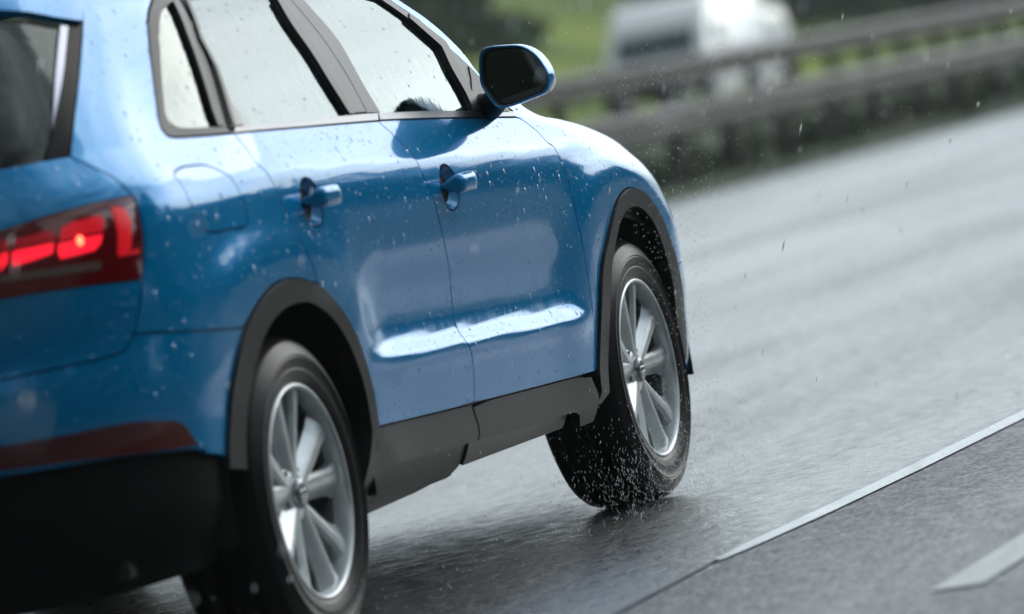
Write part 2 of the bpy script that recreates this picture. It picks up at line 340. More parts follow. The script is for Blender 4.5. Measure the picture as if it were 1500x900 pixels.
def inset_poly(p, d):
    p = np.array(p, float); s = 1 if area(p) > 0 else -1
    a = np.roll(p, 1, 0); b = np.roll(p, -1, 0)
    e1 = p - a; e2 = b - p; e1 /= np.linalg.norm(e1, axis=1, keepdims=True) + 1e-12; e2 /= np.linalg.norm(e2, axis=1, keepdims=True) + 1e-12
    n1 = np.stack([-e1[:, 1], e1[:, 0]], 1) * s; n2 = np.stack([-e2[:, 1], e2[:, 0]], 1) * s
    nn = n1 + n2; l = np.linalg.norm(nn, axis=1, keepdims=True); nn /= np.maximum(l, .4)
    k = 1 / np.maximum((nn * n1).sum(1, keepdims=True), .5)
    return p + nn * d * k
def patch(name, poly, mt, parent, holes=(), off=0., inset=.0023, flange=.014, step=.02, side=1, edge=.014, offf=None):
    """a sheet that lies on the car's body surface inside an outline given in (u, v); its rim turns inwards"""
    poly = clean(poly); P = resample(inset_poly(resample(poly, edge), inset), edge)
    H = [resample(inset_poly(resample(clean(h), edge), -inset), edge) for h in holes]
    lo = P.min(0); hi = P.max(0)
    gx, gy = np.meshgrid(np.arange(lo[0] + step / 2, hi[0], step), np.arange(lo[1] + step / 2, hi[1], step * .8))
    G = np.stack([gx.ravel(), gy.ravel()], 1); ok = pip(G, P)
    for h in H: ok &= ~pip(G, h)
    G = G[ok]; B = np.vstack([P] + H)
    if len(G):
        dm = np.full(len(G), 9.)
        for k in range(0, len(B), 200): dm = np.minimum(dm, np.min(np.hypot(G[:, None, 0] - B[None, k:k + 200, 0], G[:, None, 1] - B[None, k:k + 200, 1]), 1))
        G = G[dm > step * .45]
    A = np.vstack([B, G]); edges = []; n0 = 0
    for ring in [P] + H:
        n = len(ring); edges += [(n0 + i, n0 + (i + 1) % n) for i in range(n)]; n0 += n
    r = delaunay_2d_cdt([Vector(a) for a in A], edges, [], 0, 1e-6)
    V = np.array([tuple(v) for v in r[0]]); F = np.array(r[2])
    cen = V[F].mean(1); ok = pip(cen, P)
    for h in H: ok &= ~pip(cen, h)
    F = F[ok]
    # all triangles counter-clockwise
    a = V[F]; ar = (a[:, 1, 0] - a[:, 0, 0]) * (a[:, 2, 1] - a[:, 0, 1]) - (a[:, 2, 0] - a[:, 0, 0]) * (a[:, 1, 1] - a[:, 0, 1])
    F[ar < 0] = F[ar < 0][:, ::-1]
    used = np.unique(F); mp_ = -np.ones(len(V), int); mp_[used] = np.arange(len(used)); V = V[used]; F = mp_[F]
    n = bnorm(V[:, 0], V[:, 1]); o = off if offf is None else off + offf(V[:, 0], V[:, 1])[:, None]
    X = body(V[:, 0], V[:, 1]) + n * o
    vs = list(X); ns = list(n); fs = [tuple(f) for f in F]
    if flange:
        cnt = {}
        for f in F:
            for i in range(3):
                e = (f[i], f[(i + 1) % 3]); cnt[e] = 1
        for (a_, b_) in list(cnt):
            if (b_, a_) in cnt: continue
            k = len(vs); d = X[b_] - X[a_]; l = np.linalg.norm(d) + 1e-9; t = np.cross(d / l, n[a_])
            vs += [X[a_], X[b_], X[b_] - n[b_] * flange, X[a_] - n[a_] * flange]; ns += [t] * 4; fs.append((k + 1, k, k + 3, k + 2))
    vs = np.array(vs); ns = np.array(ns)
    if side < 0:
        vs = vs * [1, -1, 1]; ns = ns * [1, -1, 1]; fs = [f[::-1] for f in fs]
    return link(name, vs, fs, mt, parent, normals=ns)
def rev(l): return list(l)[::-1]
def polar(p, q, n=8): return [(p[0] + (q[0] - p[0]) * i / n, p[1] + (q[1] - p[1]) * i / n) for i in range(n + 1)]

# outlines of the panels on the body surface, in (u, v)
TR={'QD':[(0.044,1.1361),(0.0439,1.1307),(0.0438,1.1253),(0.0442,1.1195),(0.0461,1.1135),(0.0487,1.1071),(0.0496,1.0991),(0.0465,1.0886),(0.0419,1.0765),(0.0412,1.0652),(0.0486,1.0562),(0.0602,1.0479),(0.0695,1.0371),(0.0773,1.0222),(0.0837,1.0048),(0.0911,0.9859),(0.1012,0.965),(0.1111,0.9425),(0.1209,0.9208),(0.1305,0.9004),(0.1408,0.8808),(0.1519,0.863),(0.1638,0.8477),(0.176,0.8341),(0.1871,0.8207),(0.1953,0.8071),(0.2009,0.7937),(0.2067,0.7802)],'BD':[(0.9689,1.1037),(0.9797,1.092),(0.9905,1.0804),(1.0012,1.0679),(1.0128,1.0534),(1.0247,1.0381),(1.0346,1.0252),(1.0414,1.0173),(1.0455,1.0118),(1.0467,1.0034),(1.0495,0.9897),(1.0539,0.9731),(1.0589,0.9557),(1.069,0.938),(1.0811,0.9196),(1.0927,0.901),(1.1014,0.8821),(1.109,0.863),(1.119,0.8444),(1.1287,0.8272),(1.1376,0.8106),(1.1467,0.7929),(1.1572,0.7737),(1.1693,0.7533),(1.1809,0.7314),(1.1883,0.7072),(1.1903,0.6815),(1.1926,0.6569),(1.1942,0.634),(1.1884,0.6123),(1.1819,0.5917),(1.1726,0.5727),(1.1694,0.5544),(1.1886,0.535),(1.2023,0.5153),(1.2091,0.4956),(1.2093,0.4753),(1.2072,0.4537),(1.2014,0.4313),(1.1943,0.409)],'FD':[(1.9824,1.0529),(1.9939,1.0513),(2.0053,1.0497),(2.018,1.0452),(2.0335,1.0354),(2.0502,1.0225),(2.0642,1.0097),(2.0726,0.9974),(2.0786,0.9853),(2.0859,0.9755),(2.0965,0.9701),(2.1072,0.967),(2.1144,0.9623),(2.1181,0.9544),(2.1213,0.945),(2.124,0.9342),(2.1249,0.9216),(2.1259,0.9076),(2.1295,0.8944),(2.1346,0.8848),(2.1399,0.876),(2.1441,0.8615),(2.1472,0.8361),(2.1503,0.8049),(2.1527,0.7764),(2.1543,0.7548),(2.1555,0.7359),(2.1572,0.7146),(2.1602,0.6884),(2.1648,0.6599),(2.1704,0.6317),(2.1766,0.6043),(2.1815,0.5773),(2.1845,0.5523),(2.1828,0.5305),(2.1821,0.5107),(2.1835,0.4917),(2.1846,0.4738),(2.1829,0.4571),(2.1778,0.4398),(2.1682,0.4213),(2.1565,0.4024),(2.1455,0.3834)],'beltR':[(0.0388,1.1332),(0.0833,1.132),(0.1298,1.1308),(0.1885,1.1291),(0.2655,1.1267),(0.3537,1.1239),(0.4476,1.1209),(0.551,1.1178),(0.6607,1.1145),(0.7593,1.1115),(0.836,1.109),(0.9006,1.1069),(0.9661,1.1047)],'beltF':[(0.9768,1.105),(1.0618,1.1013),(1.1481,1.0975),(1.2412,1.0932),(1.3427,1.0881),(1.4516,1.0823),(1.5695,1.076),(1.6996,1.0688),(1.8396,1.0609),(1.9824,1.0529)],'stripR':[(0.0676,1.1459),(0.1091,1.144),(0.1525,1.1422),(0.2099,1.1402),(0.2868,1.1381),(0.3764,1.1359),(0.4721,1.1338),(0.578,1.132),(0.6906,1.1304),(0.791,1.1285),(0.867,1.1263),(0.9294,1.1239),(0.9926,1.1215)],'stripF':[(0.9972,1.1212),(1.1017,1.1168),(1.2082,1.1124),(1.3121,1.1077),(1.4073,1.1028),(1.4992,1.0975),(1.6013,1.0915),(1.7213,1.0843),(1.8526,1.0762),(1.9865,1.0679)],'arcR':[(-0.4521,0.4477),(-0.445,0.4671),(-0.4377,0.4864),(-0.4267,0.5084),(-0.4104,0.5351),(-0.3864,0.5647),(-0.3636,0.594),(-0.3482,0.6228),(-0.3321,0.6511),(-0.3139,0.6757),(-0.297,0.6952),(-0.2805,0.7111),(-0.2627,0.7252),(-0.2429,0.7379),(-0.2215,0.7488),(-0.1985,0.7592),(-0.1741,0.7699),(-0.1484,0.7801),(-0.1212,0.7887),(-0.0916,0.7952),(-0.0604,0.8001),(-0.0297,0.8034),(-0.0007,0.8049),(0.0258,0.8047),(0.0532,0.8032),(0.0828,0.8003),(0.1133,0.796),(0.1425,0.7905),(0.1699,0.7838),(0.1961,0.7758),(0.2204,0.767),(0.2423,0.7575),(0.2624,0.7472),(0.2821,0.736),(0.3022,0.7237),(0.3219,0.7106),(0.3403,0.697),(0.3573,0.6832),(0.3733,0.669),(0.3881,0.6544),(0.4013,0.6395),(0.4135,0.6242),(0.4263,0.6081),(0.44,0.5908),(0.4525,0.5728),(0.4633,0.5543),(0.4717,0.5356),(0.4767,0.5166),(0.4793,0.4973),(0.48,0.4774),(0.4792,0.4572),(0.4784,0.4369)],'arcRi':[(-0.3578,0.4332),(-0.3528,0.4519),(-0.3469,0.4706),(-0.339,0.4893),(-0.3293,0.5078),(-0.3178,0.5264),(-0.3027,0.5464),(-0.2813,0.5692),(-0.2609,0.5935),(-0.2454,0.6166),(-0.2308,0.6377),(-0.2133,0.6573),(-0.1938,0.6751),(-0.1732,0.6907),(-0.1513,0.7044),(-0.1269,0.7163),(-0.0989,0.7263),(-0.0681,0.7345),(-0.0359,0.7407),(-0.0018,0.7448),(0.0317,0.7469),(0.0631,0.7473),(0.0907,0.7461),(0.1163,0.7433),(0.1416,0.7386),(0.168,0.7316),(0.1941,0.7229),(0.2183,0.7134),(0.24,0.7037),(0.2599,0.6932),(0.2785,0.682),(0.2958,0.6703),(0.3118,0.6579),(0.3277,0.6439),(0.3442,0.6278),(0.3616,0.61),(0.3788,0.592),(0.3942,0.5744),(0.4075,0.5566),(0.4179,0.538),(0.424,0.5177),(0.4271,0.4966),(0.4283,0.4767),(0.4274,0.4591),(0.4251,0.4427),(0.4233,0.4263)],'arcF':[(2.156,0.3287),(2.1501,0.349),(2.1495,0.3689),(2.1551,0.3894),(2.1669,0.4103),(2.1828,0.4318),(2.2005,0.4552),(2.2142,0.4821),(2.2231,0.5113),(2.229,0.5387),(2.2346,0.5631),(2.242,0.5855),(2.2506,0.6059),(2.2599,0.624),(2.2697,0.6402),(2.2808,0.6553),(2.2937,0.669),(2.3082,0.6817),(2.3241,0.6951),(2.3408,0.7095),(2.3596,0.7246),(2.3828,0.7405),(2.4136,0.7589),(2.451,0.7783),(2.49,0.794),(2.5273,0.8041),(2.5643,0.8106),(2.5989,0.8147),(2.6287,0.8165),(2.6532,0.8159),(2.6748,0.8136),(2.6949,0.8099),(2.7125,0.8045),(2.7272,0.7973),(2.7375,0.7883),(2.7442,0.7775),(2.7484,0.7651),(2.7513,0.7506),(2.7535,0.7343),(2.7545,0.7176),(2.7538,0.7005),(2.7539,0.6829),(2.7586,0.6654),(2.7693,0.6482),(2.7806,0.631),(2.7898,0.6139),(2.7951,0.5968),(2.7981,0.5798),(2.8023,0.5627)],'arcFi':[(2.2245,0.3209),(2.2191,0.3412),(2.2197,0.3611),(2.2249,0.3815),(2.2344,0.4025),(2.246,0.4242),(2.2587,0.4477),(2.2721,0.4741),(2.2818,0.5027),(2.2884,0.5315),(2.296,0.5609),(2.3074,0.5903),(2.3198,0.6157),(2.3325,0.6351),(2.345,0.6506),(2.3572,0.6649),(2.3689,0.6784),(2.381,0.6907),(2.3955,0.7029),(2.4136,0.7161),(2.4348,0.7292),(2.458,0.7405),(2.4832,0.7496),(2.5098,0.7568),(2.5358,0.7619),(2.56,0.7646),(2.5827,0.7651),(2.6031,0.7637),(2.6212,0.7604),(2.6367,0.7551),(2.6497,0.7477),(2.6607,0.7377),(2.6699,0.7256),(2.6767,0.7123),(2.6808,0.698),(2.6841,0.6825),(2.6887,0.6664),(2.6949,0.6494),(2.7005,0.6318),(2.7052,0.6149),(2.7093,0.5998),(2.7127,0.5854),(2.7156,0.5705),(2.7179,0.5542),(2.7203,0.5374),(2.7247,0.5204)],'sd':[(-0.5375,1.4732),(-0.5406,1.4651),(-0.5434,1.457),(-0.5471,1.4481),(-0.5522,1.4387),(-0.5581,1.4287),(-0.565,1.4167),(-0.573,1.402),(-0.5817,1.3854),(-0.5904,1.3684),(-0.5981,1.3532),(-0.6062,1.3375),(-0.6187,1.3151),(-0.6386,1.2799),(-0.6591,1.2385),(-0.6754,1.2035),(-0.6865,1.1808),(-0.695,1.1641),(-0.7055,1.1474),(-0.707,1.143),(-0.6989,1.1356),(-0.6907,1.1281),(-0.6819,1.1196),(-0.6714,1.1096),(-0.6599,1.0986),(-0.6503,1.0876),(-0.6435,1.0767),(-0.6378,1.0659),(-0.6308,1.0558),(-0.6251,1.0471),(-0.6211,1.0392),(-0.6182,1.0307),(-0.6162,1.0212),(-0.6148,1.011),(-0.6141,0.9998),(-0.6142,0.9874),(-0.6149,0.974),(-0.6161,0.9603),(-0.6177,0.9471),(-0.6202,0.9336),(-0.624,0.9178),(-0.6296,0.8979),(-0.6363,0.8759),(-0.6431,0.8548),(-0.6495,0.8355),(-0.6554,0.8173),(-0.6607,0.8006),(-0.6662,0.7856),(-0.6717,0.7723),(-0.6774,0.7609),(-0.6825,0.7515),(-0.6877,0.7441),(-0.6953,0.7384),(-0.7052,0.7348),(-0.7174,0.7329),(-0.7343,0.7315),(-0.7567,0.7304),(-0.7833,0.7298),(-0.8139,0.7294),(-0.8502,0.729),(-0.8909,0.7285),(-0.9325,0.7279)],'seam':[(-0.6732,0.7669),(-0.651,0.7635),(-0.6277,0.7601),(-0.6039,0.7566),(-0.5822,0.7533),(-0.5603,0.7501),(-0.5291,0.746),(-0.4722,0.7403),(-0.3826,0.7333),(-0.2745,0.7257)],'glassbot':[(-0.8538,1.1461),(-0.8236,1.1463),(-0.7933,1.1466),(-0.7663,1.1468),(-0.7451,1.1468),(-0.7273,1.1467),(-0.7091,1.1466)],'spoilbot':[(-0.7382,1.4666),(-0.7199,1.4624),(-0.7013,1.4583),(-0.6831,1.4534),(-0.6653,1.4471),(-0.6475,1.4399),(-0.6291,1.4332),(-0.6098,1.4275),(-0.5896,1.4223),(-0.5686,1.4171)],'finedge':[(-0.6219,1.421),(-0.6295,1.4088),(-0.6367,1.3966),(-0.6459,1.3805),(-0.6579,1.3588),(-0.6715,1.3333),(-0.6852,1.3049),(-0.6989,1.2715),(-0.7115,1.2353),(-0.7234,1.2042),(-0.7355,1.182),(-0.7475,1.1647),(-0.7616,1.1474)],'striplight':[(-0.6048,1.417),(-0.6107,1.4073),(-0.6163,1.3976),(-0.6217,1.388),(-0.6266,1.3792),(-0.6314,1.3703),(-0.6376,1.3592),(-0.6461,1.3439),(-0.6558,1.3264),(-0.6653,1.3095),(-0.6743,1.2941),(-0.6831,1.2793),(-0.6912,1.2652),(-0.6988,1.2516),(-0.7059,1.2386),(-0.712,1.2272),(-0.7164,1.2184),(-0.7199,1.2113),(-0.7234,1.2042)],'lamptop':[(-0.8948,1.021),(-0.8684,1.0254),(-0.8421,1.0297),(-0.8134,1.0336),(-0.7793,1.037),(-0.7419,1.0399),(-0.7069,1.042),(-0.678,1.043),(-0.652,1.0431),(-0.6244,1.0432)],'lampright':[(-0.6244,1.0432),(-0.623,1.0337),(-0.6218,1.0241),(-0.6211,1.0138),(-0.6208,1.0025),(-0.6209,0.9905),(-0.6215,0.9782),(-0.6224,0.9653),(-0.6237,0.952),(-0.6255,0.9392),(-0.6276,0.9275),(-0.6302,0.9163),(-0.6332,0.9052),(-0.6367,0.8941),(-0.6406,0.883),(-0.6446,0.872)],'lampbot':[(-0.6446,0.872),(-0.6766,0.8749),(-0.7067,0.8778),(-0.7374,0.8804),(-0.7711,0.8826),(-0.8057,0.8846),(-0.8376,0.8862),(-0.865,0.8872),(-0.8904,0.8879),(-0.9161,0.8886)],'refl':[(-0.9364,0.5961),(-0.8963,0.5955),(-0.8569,0.5947),(-0.8176,0.5939),(-0.7761,0.5938),(-0.7332,0.5937),(-0.693,0.592),(-0.6589,0.5879),(-0.6282,0.5823),(-0.5963,0.5766),(-0.5963,0.5766),(-0.5886,0.5723),(-0.5809,0.568),(-0.5747,0.5629),(-0.571,0.5566),(-0.5685,0.5495),(-0.5654,0.5416),(-0.561,0.5328),(-0.5563,0.5233),(-0.5515,0.5137),(-0.5515,0.5137),(-0.6112,0.5191),(-0.6637,0.5239),(-0.7112,0.5283),(-0.754,0.5325),(-0.7939,0.5364),(-0.833,0.5399),(-0.8722,0.5429),(-0.9116,0.5456),(-0.9521,0.5479)],'bluebot':[(-0.9554,0.5356),(-0.9144,0.5342),(-0.8745,0.5324),(-0.835,0.5304),(-0.7954,0.5287),(-0.7548,0.5267),(-0.7117,0.5236),(-0.6596,0.5183),(-0.6019,0.5116),(-0.5536,0.5049),(-0.5326,0.4997),(-0.5315,0.4956),(-0.5275,0.4915),(-0.5099,0.4871),(-0.4819,0.4825),(-0.4492,0.4778)],'fuel':[(-0.4432,1.0746),(-0.4263,1.0771),(-0.4095,1.0797),(-0.3909,1.0815),(-0.3693,1.0821),(-0.3461,1.082),(-0.3224,1.0815),(-0.298,1.081),(-0.2732,1.08),(-0.2505,1.078),(-0.2314,1.0746),(-0.2142,1.0701),(-0.1979,1.0646),(-0.1801,1.0582),(-0.1627,1.0508),(-0.1468,1.042),(-0.1359,1.0309),(-0.1288,1.0184),(-0.1243,1.0067),(-0.1216,0.9969),(-0.1204,0.9879),(-0.1199,0.9793),(-0.1194,0.9708),(-0.1198,0.9628),(-0.1219,0.9554),(-0.1255,0.9484),(-0.1309,0.9421),(-0.1398,0.9372),(-0.1533,0.9343),(-0.1701,0.9328),(-0.1875,0.9321),(-0.2045,0.9323),(-0.2222,0.9333),(-0.2407,0.9341),(-0.2609,0.9344),(-0.282,0.9345),(-0.302,0.9349),(-0.3207,0.9355),(-0.3384,0.9364),(-0.3539,0.9384),(-0.3662,0.9412),(-0.3764,0.9451),(-0.3868,0.9527),(-0.3984,0.9663),(-0.4092,0.9836),(-0.4183,1.0003),(-0.4241,1.0157),(-0.4272,1.0304),(-0.4327,1.0428),(-0.4405,1.0514),(-0.4495,1.0576),(-0.4557,1.0638)],'qwo':[(0.1181,1.4527),(0.0909,1.4429),(0.0651,1.4332),(0.0396,1.4215),(0.0143,1.407),(-0.0287,1.3906),(-0.0883,1.3729),(-0.1374,1.3544),(-0.1788,1.3346),(-0.2161,1.3125),(-0.2528,1.286),(-0.2841,1.2572),(-0.3063,1.2319),(-0.3231,1.212),(-0.3369,1.1953),(-0.3463,1.1817),(-0.3496,1.1715),(-0.3479,1.1642),(-0.3429,1.1583),(-0.3383,1.1534),(-0.3302,1.1498),(-0.3085,1.1467),(-0.267,1.144),(-0.2116,1.1418),(-0.1521,1.1396),(-0.0899,1.1374),(-0.022,1.1353),(0.0388,1.1332)],'qwg':[(0.1974,1.44),(0.1632,1.4334),(0.1316,1.4269),(0.1009,1.4175),(0.072,1.4046),(0.044,1.3889),(0.0133,1.3694),(-0.0509,1.3447),(-0.1221,1.3165),(-0.1763,1.2886),(-0.219,1.2601),(-0.2518,1.2319),(-0.2733,1.2101),(-0.2832,1.198),(-0.2856,1.192),(-0.2854,1.1875),(-0.2845,1.1833),(-0.2809,1.1805),(-0.2729,1.1774),(-0.2641,1.1733),(-0.2512,1.1689),(-0.2216,1.1648),(-0.1658,1.1614),(-0.0925,1.1584),(-0.0176,1.1553),(-0.0176,1.1553),(0.0125,1.1937),(0.0377,1.2322),(0.0621,1.2685),(0.0858,1.3016),(0.1089,1.3325),(0.1312,1.3617),(0.1516,1.3889),(0.172,1.4143),(0.1974,1.44)],'rgL':[(0.2921,1.4447),(0.2503,1.4112),(0.2156,1.3783),(0.1905,1.3485),(0.18,1.326),(0.1756,1.3065),(0.1624,1.2801),(0.1348,1.2417),(0.1022,1.1969),(0.0696,1.1523)],'rgR':[(0.8214,1.4223),(0.8072,1.4005),(0.7958,1.3787),(0.7887,1.3564),(0.7874,1.3331),(0.7897,1.3092),(0.7913,1.2848),(0.7899,1.26),(0.7878,1.2347),(0.7877,1.2092),(0.7897,1.1831),(0.7918,1.1566),(0.7937,1.1301)],'stR':[(0.8511,1.4211),(0.8369,1.3724),(0.8318,1.3241),(0.8305,1.2828),(0.8295,1.2531),(0.828,1.2302),(0.8273,1.207),(0.8271,1.1809),(0.826,1.1545),(0.8247,1.1282)],'seamB':[(0.9152,1.4184),(0.9187,1.3868),(0.927,1.3553),(0.9339,1.3233),(0.9371,1.2902),(0.9382,1.2567),(0.938,1.2234),(0.9357,1.1906),(0.9303,1.1581),(0.9242,1.1256)],'fgL':[(0.9976,1.415),(1.007,1.3791),(1.022,1.3433),(1.0317,1.308),(1.0291,1.2733),(1.0199,1.2393),(1.014,1.2071),(1.0137,1.1776),(1.0139,1.1498),(1.0137,1.122)],'fgT':[(1.5137,1.3939),(1.5456,1.375),(1.5793,1.3562),(1.6118,1.3359),(1.6441,1.3114),(1.6756,1.2854),(1.6992,1.2656),(1.7101,1.2578),(1.7117,1.2562),(1.7096,1.2503),(1.7042,1.2356),(1.6956,1.2165),(1.6897,1.1964),(1.6893,1.1751),(1.691,1.1528),(1.6909,1.1326),(1.6866,1.1164),(1.6804,1.1022),(1.6742,1.0881)],'frO':[(1.5712,1.3915),(1.6113,1.37),(1.6537,1.3485),(1.6908,1.3269),(1.7173,1.3054),(1.7379,1.284),(1.7599,1.2627),(1.7875,1.2406),(1.8164,1.2187),(1.8409,1.1996),(1.8574,1.1856),(1.8686,1.1746),(1.8789,1.1626),(1.8877,1.148),(1.8955,1.1325),(1.9088,1.1168),(1.9318,1.1012),(1.9606,1.0854),(1.9895,1.0696)],'apO':[(1.639,1.3888),(1.6792,1.3678),(1.7217,1.3467),(1.7608,1.3239),(1.7954,1.2978),(1.8269,1.27),(1.8526,1.2434),(1.8673,1.2191),(1.8756,1.1961),(1.8889,1.175),(1.9121,1.1564),(1.9395,1.1395),(1.9661,1.1228),(1.99,1.1059),(2.0141,1.0896),(2.0383,1.0735)],'qwdiv':[(0.1746,1.4497),(0.1584,1.4287),(0.1453,1.4078),(0.1311,1.3836),(0.1151,1.3551),(0.0979,1.3233),(0.0789,1.287),(0.0575,1.2447),(0.0358,1.1981),(0.0132,1.1516)],'tri':[(0.1624,1.2801),(0.1577,1.2592),(0.154,1.2382),(0.1508,1.2168),(0.1474,1.1945),(0.1432,1.1717),(0.1388,1.149)],'sill1':[(0.48,0.4306),(0.5946,0.4266),(0.7099,0.4225),(0.8205,0.4186),(0.9323,0.4149),(1.0512,0.4112),(1.1808,0.4072),(1.3236,0.4032),(1.4785,0.399),(1.6431,0.3946),(1.8137,0.3901),(1.9754,0.3863),(2.1386,0.3823)],'chA':[(-0.7931,0.9801),(-0.7824,1.0061),(-0.7647,1.0123),(-0.7048,1.0159),(-0.701,1.001),(-0.7078,0.9825),(-0.7477,0.982)],'chB':[(-0.7947,0.9749),(-0.7486,0.9766),(-0.7089,0.9771),(-0.716,0.9602),(-0.7304,0.9481),(-0.7641,0.9461),(-0.7948,0.9441),(-0.7985,0.9589)],'chC':[(-0.8728,0.9997),(-0.8022,1.006),(-0.7977,0.9937),(-0.8007,0.9845),(-0.8738,0.9803)],'chD':[(-0.8794,0.9772),(-0.8017,0.9791),(-0.8088,0.9582),(-0.8452,0.952),(-0.8831,0.9473),(-0.8829,0.9626)],'chE':[(-0.8966,1.0019),(-0.8814,1.0015),(-0.8861,0.9828),(-0.9018,0.9805)],'chF':[(-0.9027,0.9751),(-0.8868,0.9788),(-0.8915,0.9561),(-0.9077,0.9426)],'chG':[(-0.6787,1.0282),(-0.6528,1.0207),(-0.6436,0.9953),(-0.6503,0.9577),(-0.6564,0.9334),(-0.6856,0.9304),(-0.6783,0.9628),(-0.6768,0.9922)],'chH':[(-0.6806,0.9337),(-0.6569,0.9307),(-0.6371,0.9347),(-0.6389,0.926),(-0.682,0.9255)],'chI':[(-0.9091,0.9339),(-0.7219,0.9249),(-0.7209,0.9149),(-0.7275,0.9078),(-0.9113,0.9197)],'bulb':[(-0.755,0.9727)],'hF':[(1.2261,0.9207)],'hR':[(0.2802,0.9548)],'qr':[(0.0276,1.144),(0.2575,1.4461)],'rl':[(0.2652,1.4458),(0.0364,1.145)],'rdbot':[(0.072,1.1488),(0.1345,1.146),(0.2149,1.1432),(0.3356,1.14),(0.4773,1.1368),(0.6493,1.1335),(0.795,1.1308),(0.8262,1.1305),(0.8287,1.1305),(0.8736,1.129),(0.9269,1.1272)],'fdbot':[(0.9315,1.1269),(0.961,1.1258),(1.0165,1.1235),(1.1528,1.1176),(1.3164,1.1101),(1.4747,1.1015),(1.6057,1.094),(1.6554,1.0911),(1.6771,1.0898)],'mirr':[(-0.9026,1.1543),(-0.9089,1.204),(-0.9186,1.2259),(-0.9381,1.2341),(-0.9835,1.2301),(-1.0211,1.2224),(-1.049,1.2021),(-1.0667,1.1753),(-1.078,1.1429),(-1.0752,1.1198),(-1.0588,1.0992),(-1.0087,1.0879),(-0.9629,1.0809),(-0.9365,1.0823),(-0.9222,1.1001),(-0.9084,1.1296)],'sealQ':[(0.201,1.4416),(0.1312,1.3617),(0.0621,1.2685),(-0.0203,1.1539),(0.0121,1.1533),(0.0881,1.2667),(0.159,1.3602),(0.246,1.4466)],'sealF':[(1.6118,1.3359),(1.6425,1.3105),(1.6747,1.285),(1.6992,1.2656),(1.7101,1.2578),(1.7117,1.2562),(1.7096,1.2503),(1.7042,1.2356),(1.6956,1.2165),(1.6897,1.1964),(1.6893,1.1751),(1.691,1.1528),(1.6909,1.1326),(1.6866,1.1164),(1.6804,1.1022),(1.6742,1.0881),(1.7257,1.0851),(1.7317,1.0991),(1.7376,1.1132),(1.7423,1.1298),(1.7441,1.1508),(1.7446,1.1744),(1.7466,1.1971),(1.7532,1.2189),(1.7617,1.2399),(1.7657,1.2569),(1.7648,1.2657),(1.7589,1.2704),(1.7429,1.2801),(1.7122,1.2995),(1.673,1.3237),(1.6353,1.3479)],'sealL':[(0.2806,1.4452),(0.1792,1.3491),(0.1515,1.2808),(0.0539,1.1518),(0.0708,1.1505),(0.168,1.2798),(0.1962,1.3482),(0.2979,1.4444)]}

# ------------------------------------------------------------------ the blue car
car = empty('suv', label='blue compact SUV with lit red tail lamp driving away on the wet motorway', cat='car')
def ext(c, vt, end=0):
    """carry a traced curve straight on from one end to height vt"""
    c = list(c); a, b = (c[0], c[2]) if end == 0 else (c[-1], c[-3]); k = (vt - a[1]) / (a[1] - b[1]); p = (a[0] + (a[0] - b[0]) * k, vt)
    return [p] + c if end == 0 else c + [p]
def cut(c, p):
    d = [math.dist(q, p) for q in c]; return d.index(min(d))
def along(line, a, b):
    r = [p for p in line if min(a, b) < p[0] < max(a, b)]; return r if a < b else r[::-1]
sd = TR['sd']; ks = cut(sd, TR['seam'][0]); kg = cut(sd, TR['glassbot'][-1]); arcR = TR['arcR']; arcF = TR['arcF']
arcF = arcF + [(2.825, .50), (2.83, .43), (2.81, .33)]
arcFi = TR['arcFi'] + [(2.73, .46), (2.735, .40), (2.72, .33)]
QD, BD, FD = TR['QD'], TR['BD'], TR['FD']; S1 = TR['sill1']
kq = cut(arcR, QD[-1]); kb = cut(arcR, TR['seam'][-1])
topv = [(-.80, 1.545), (-.70, 1.525), (-.60, 1.50), (-.3, 1.512), (0, 1.52), (.4, 1.52), (.9, 1.512), (1.25, 1.49), (1.45, 1.455)]
frame_top = [(.125, 1.468), (.4, 1.476), (.8, 1.472), (1.2, 1.452), (1.42, 1.425)]
def hood_v(u):
    x = u if u < 2.2 else float(body(u, .9)[0]); return float(crease_z(x)) + float(np.interp(x, [2.0, 2.4, 2.8, 3.1, 3.4], [.19, .145, .085, .06, .05])) * 1.02
hood_line = [(u, hood_v(u)) for u in np.linspace(2.04, 3.3, 30)]
parts = {}
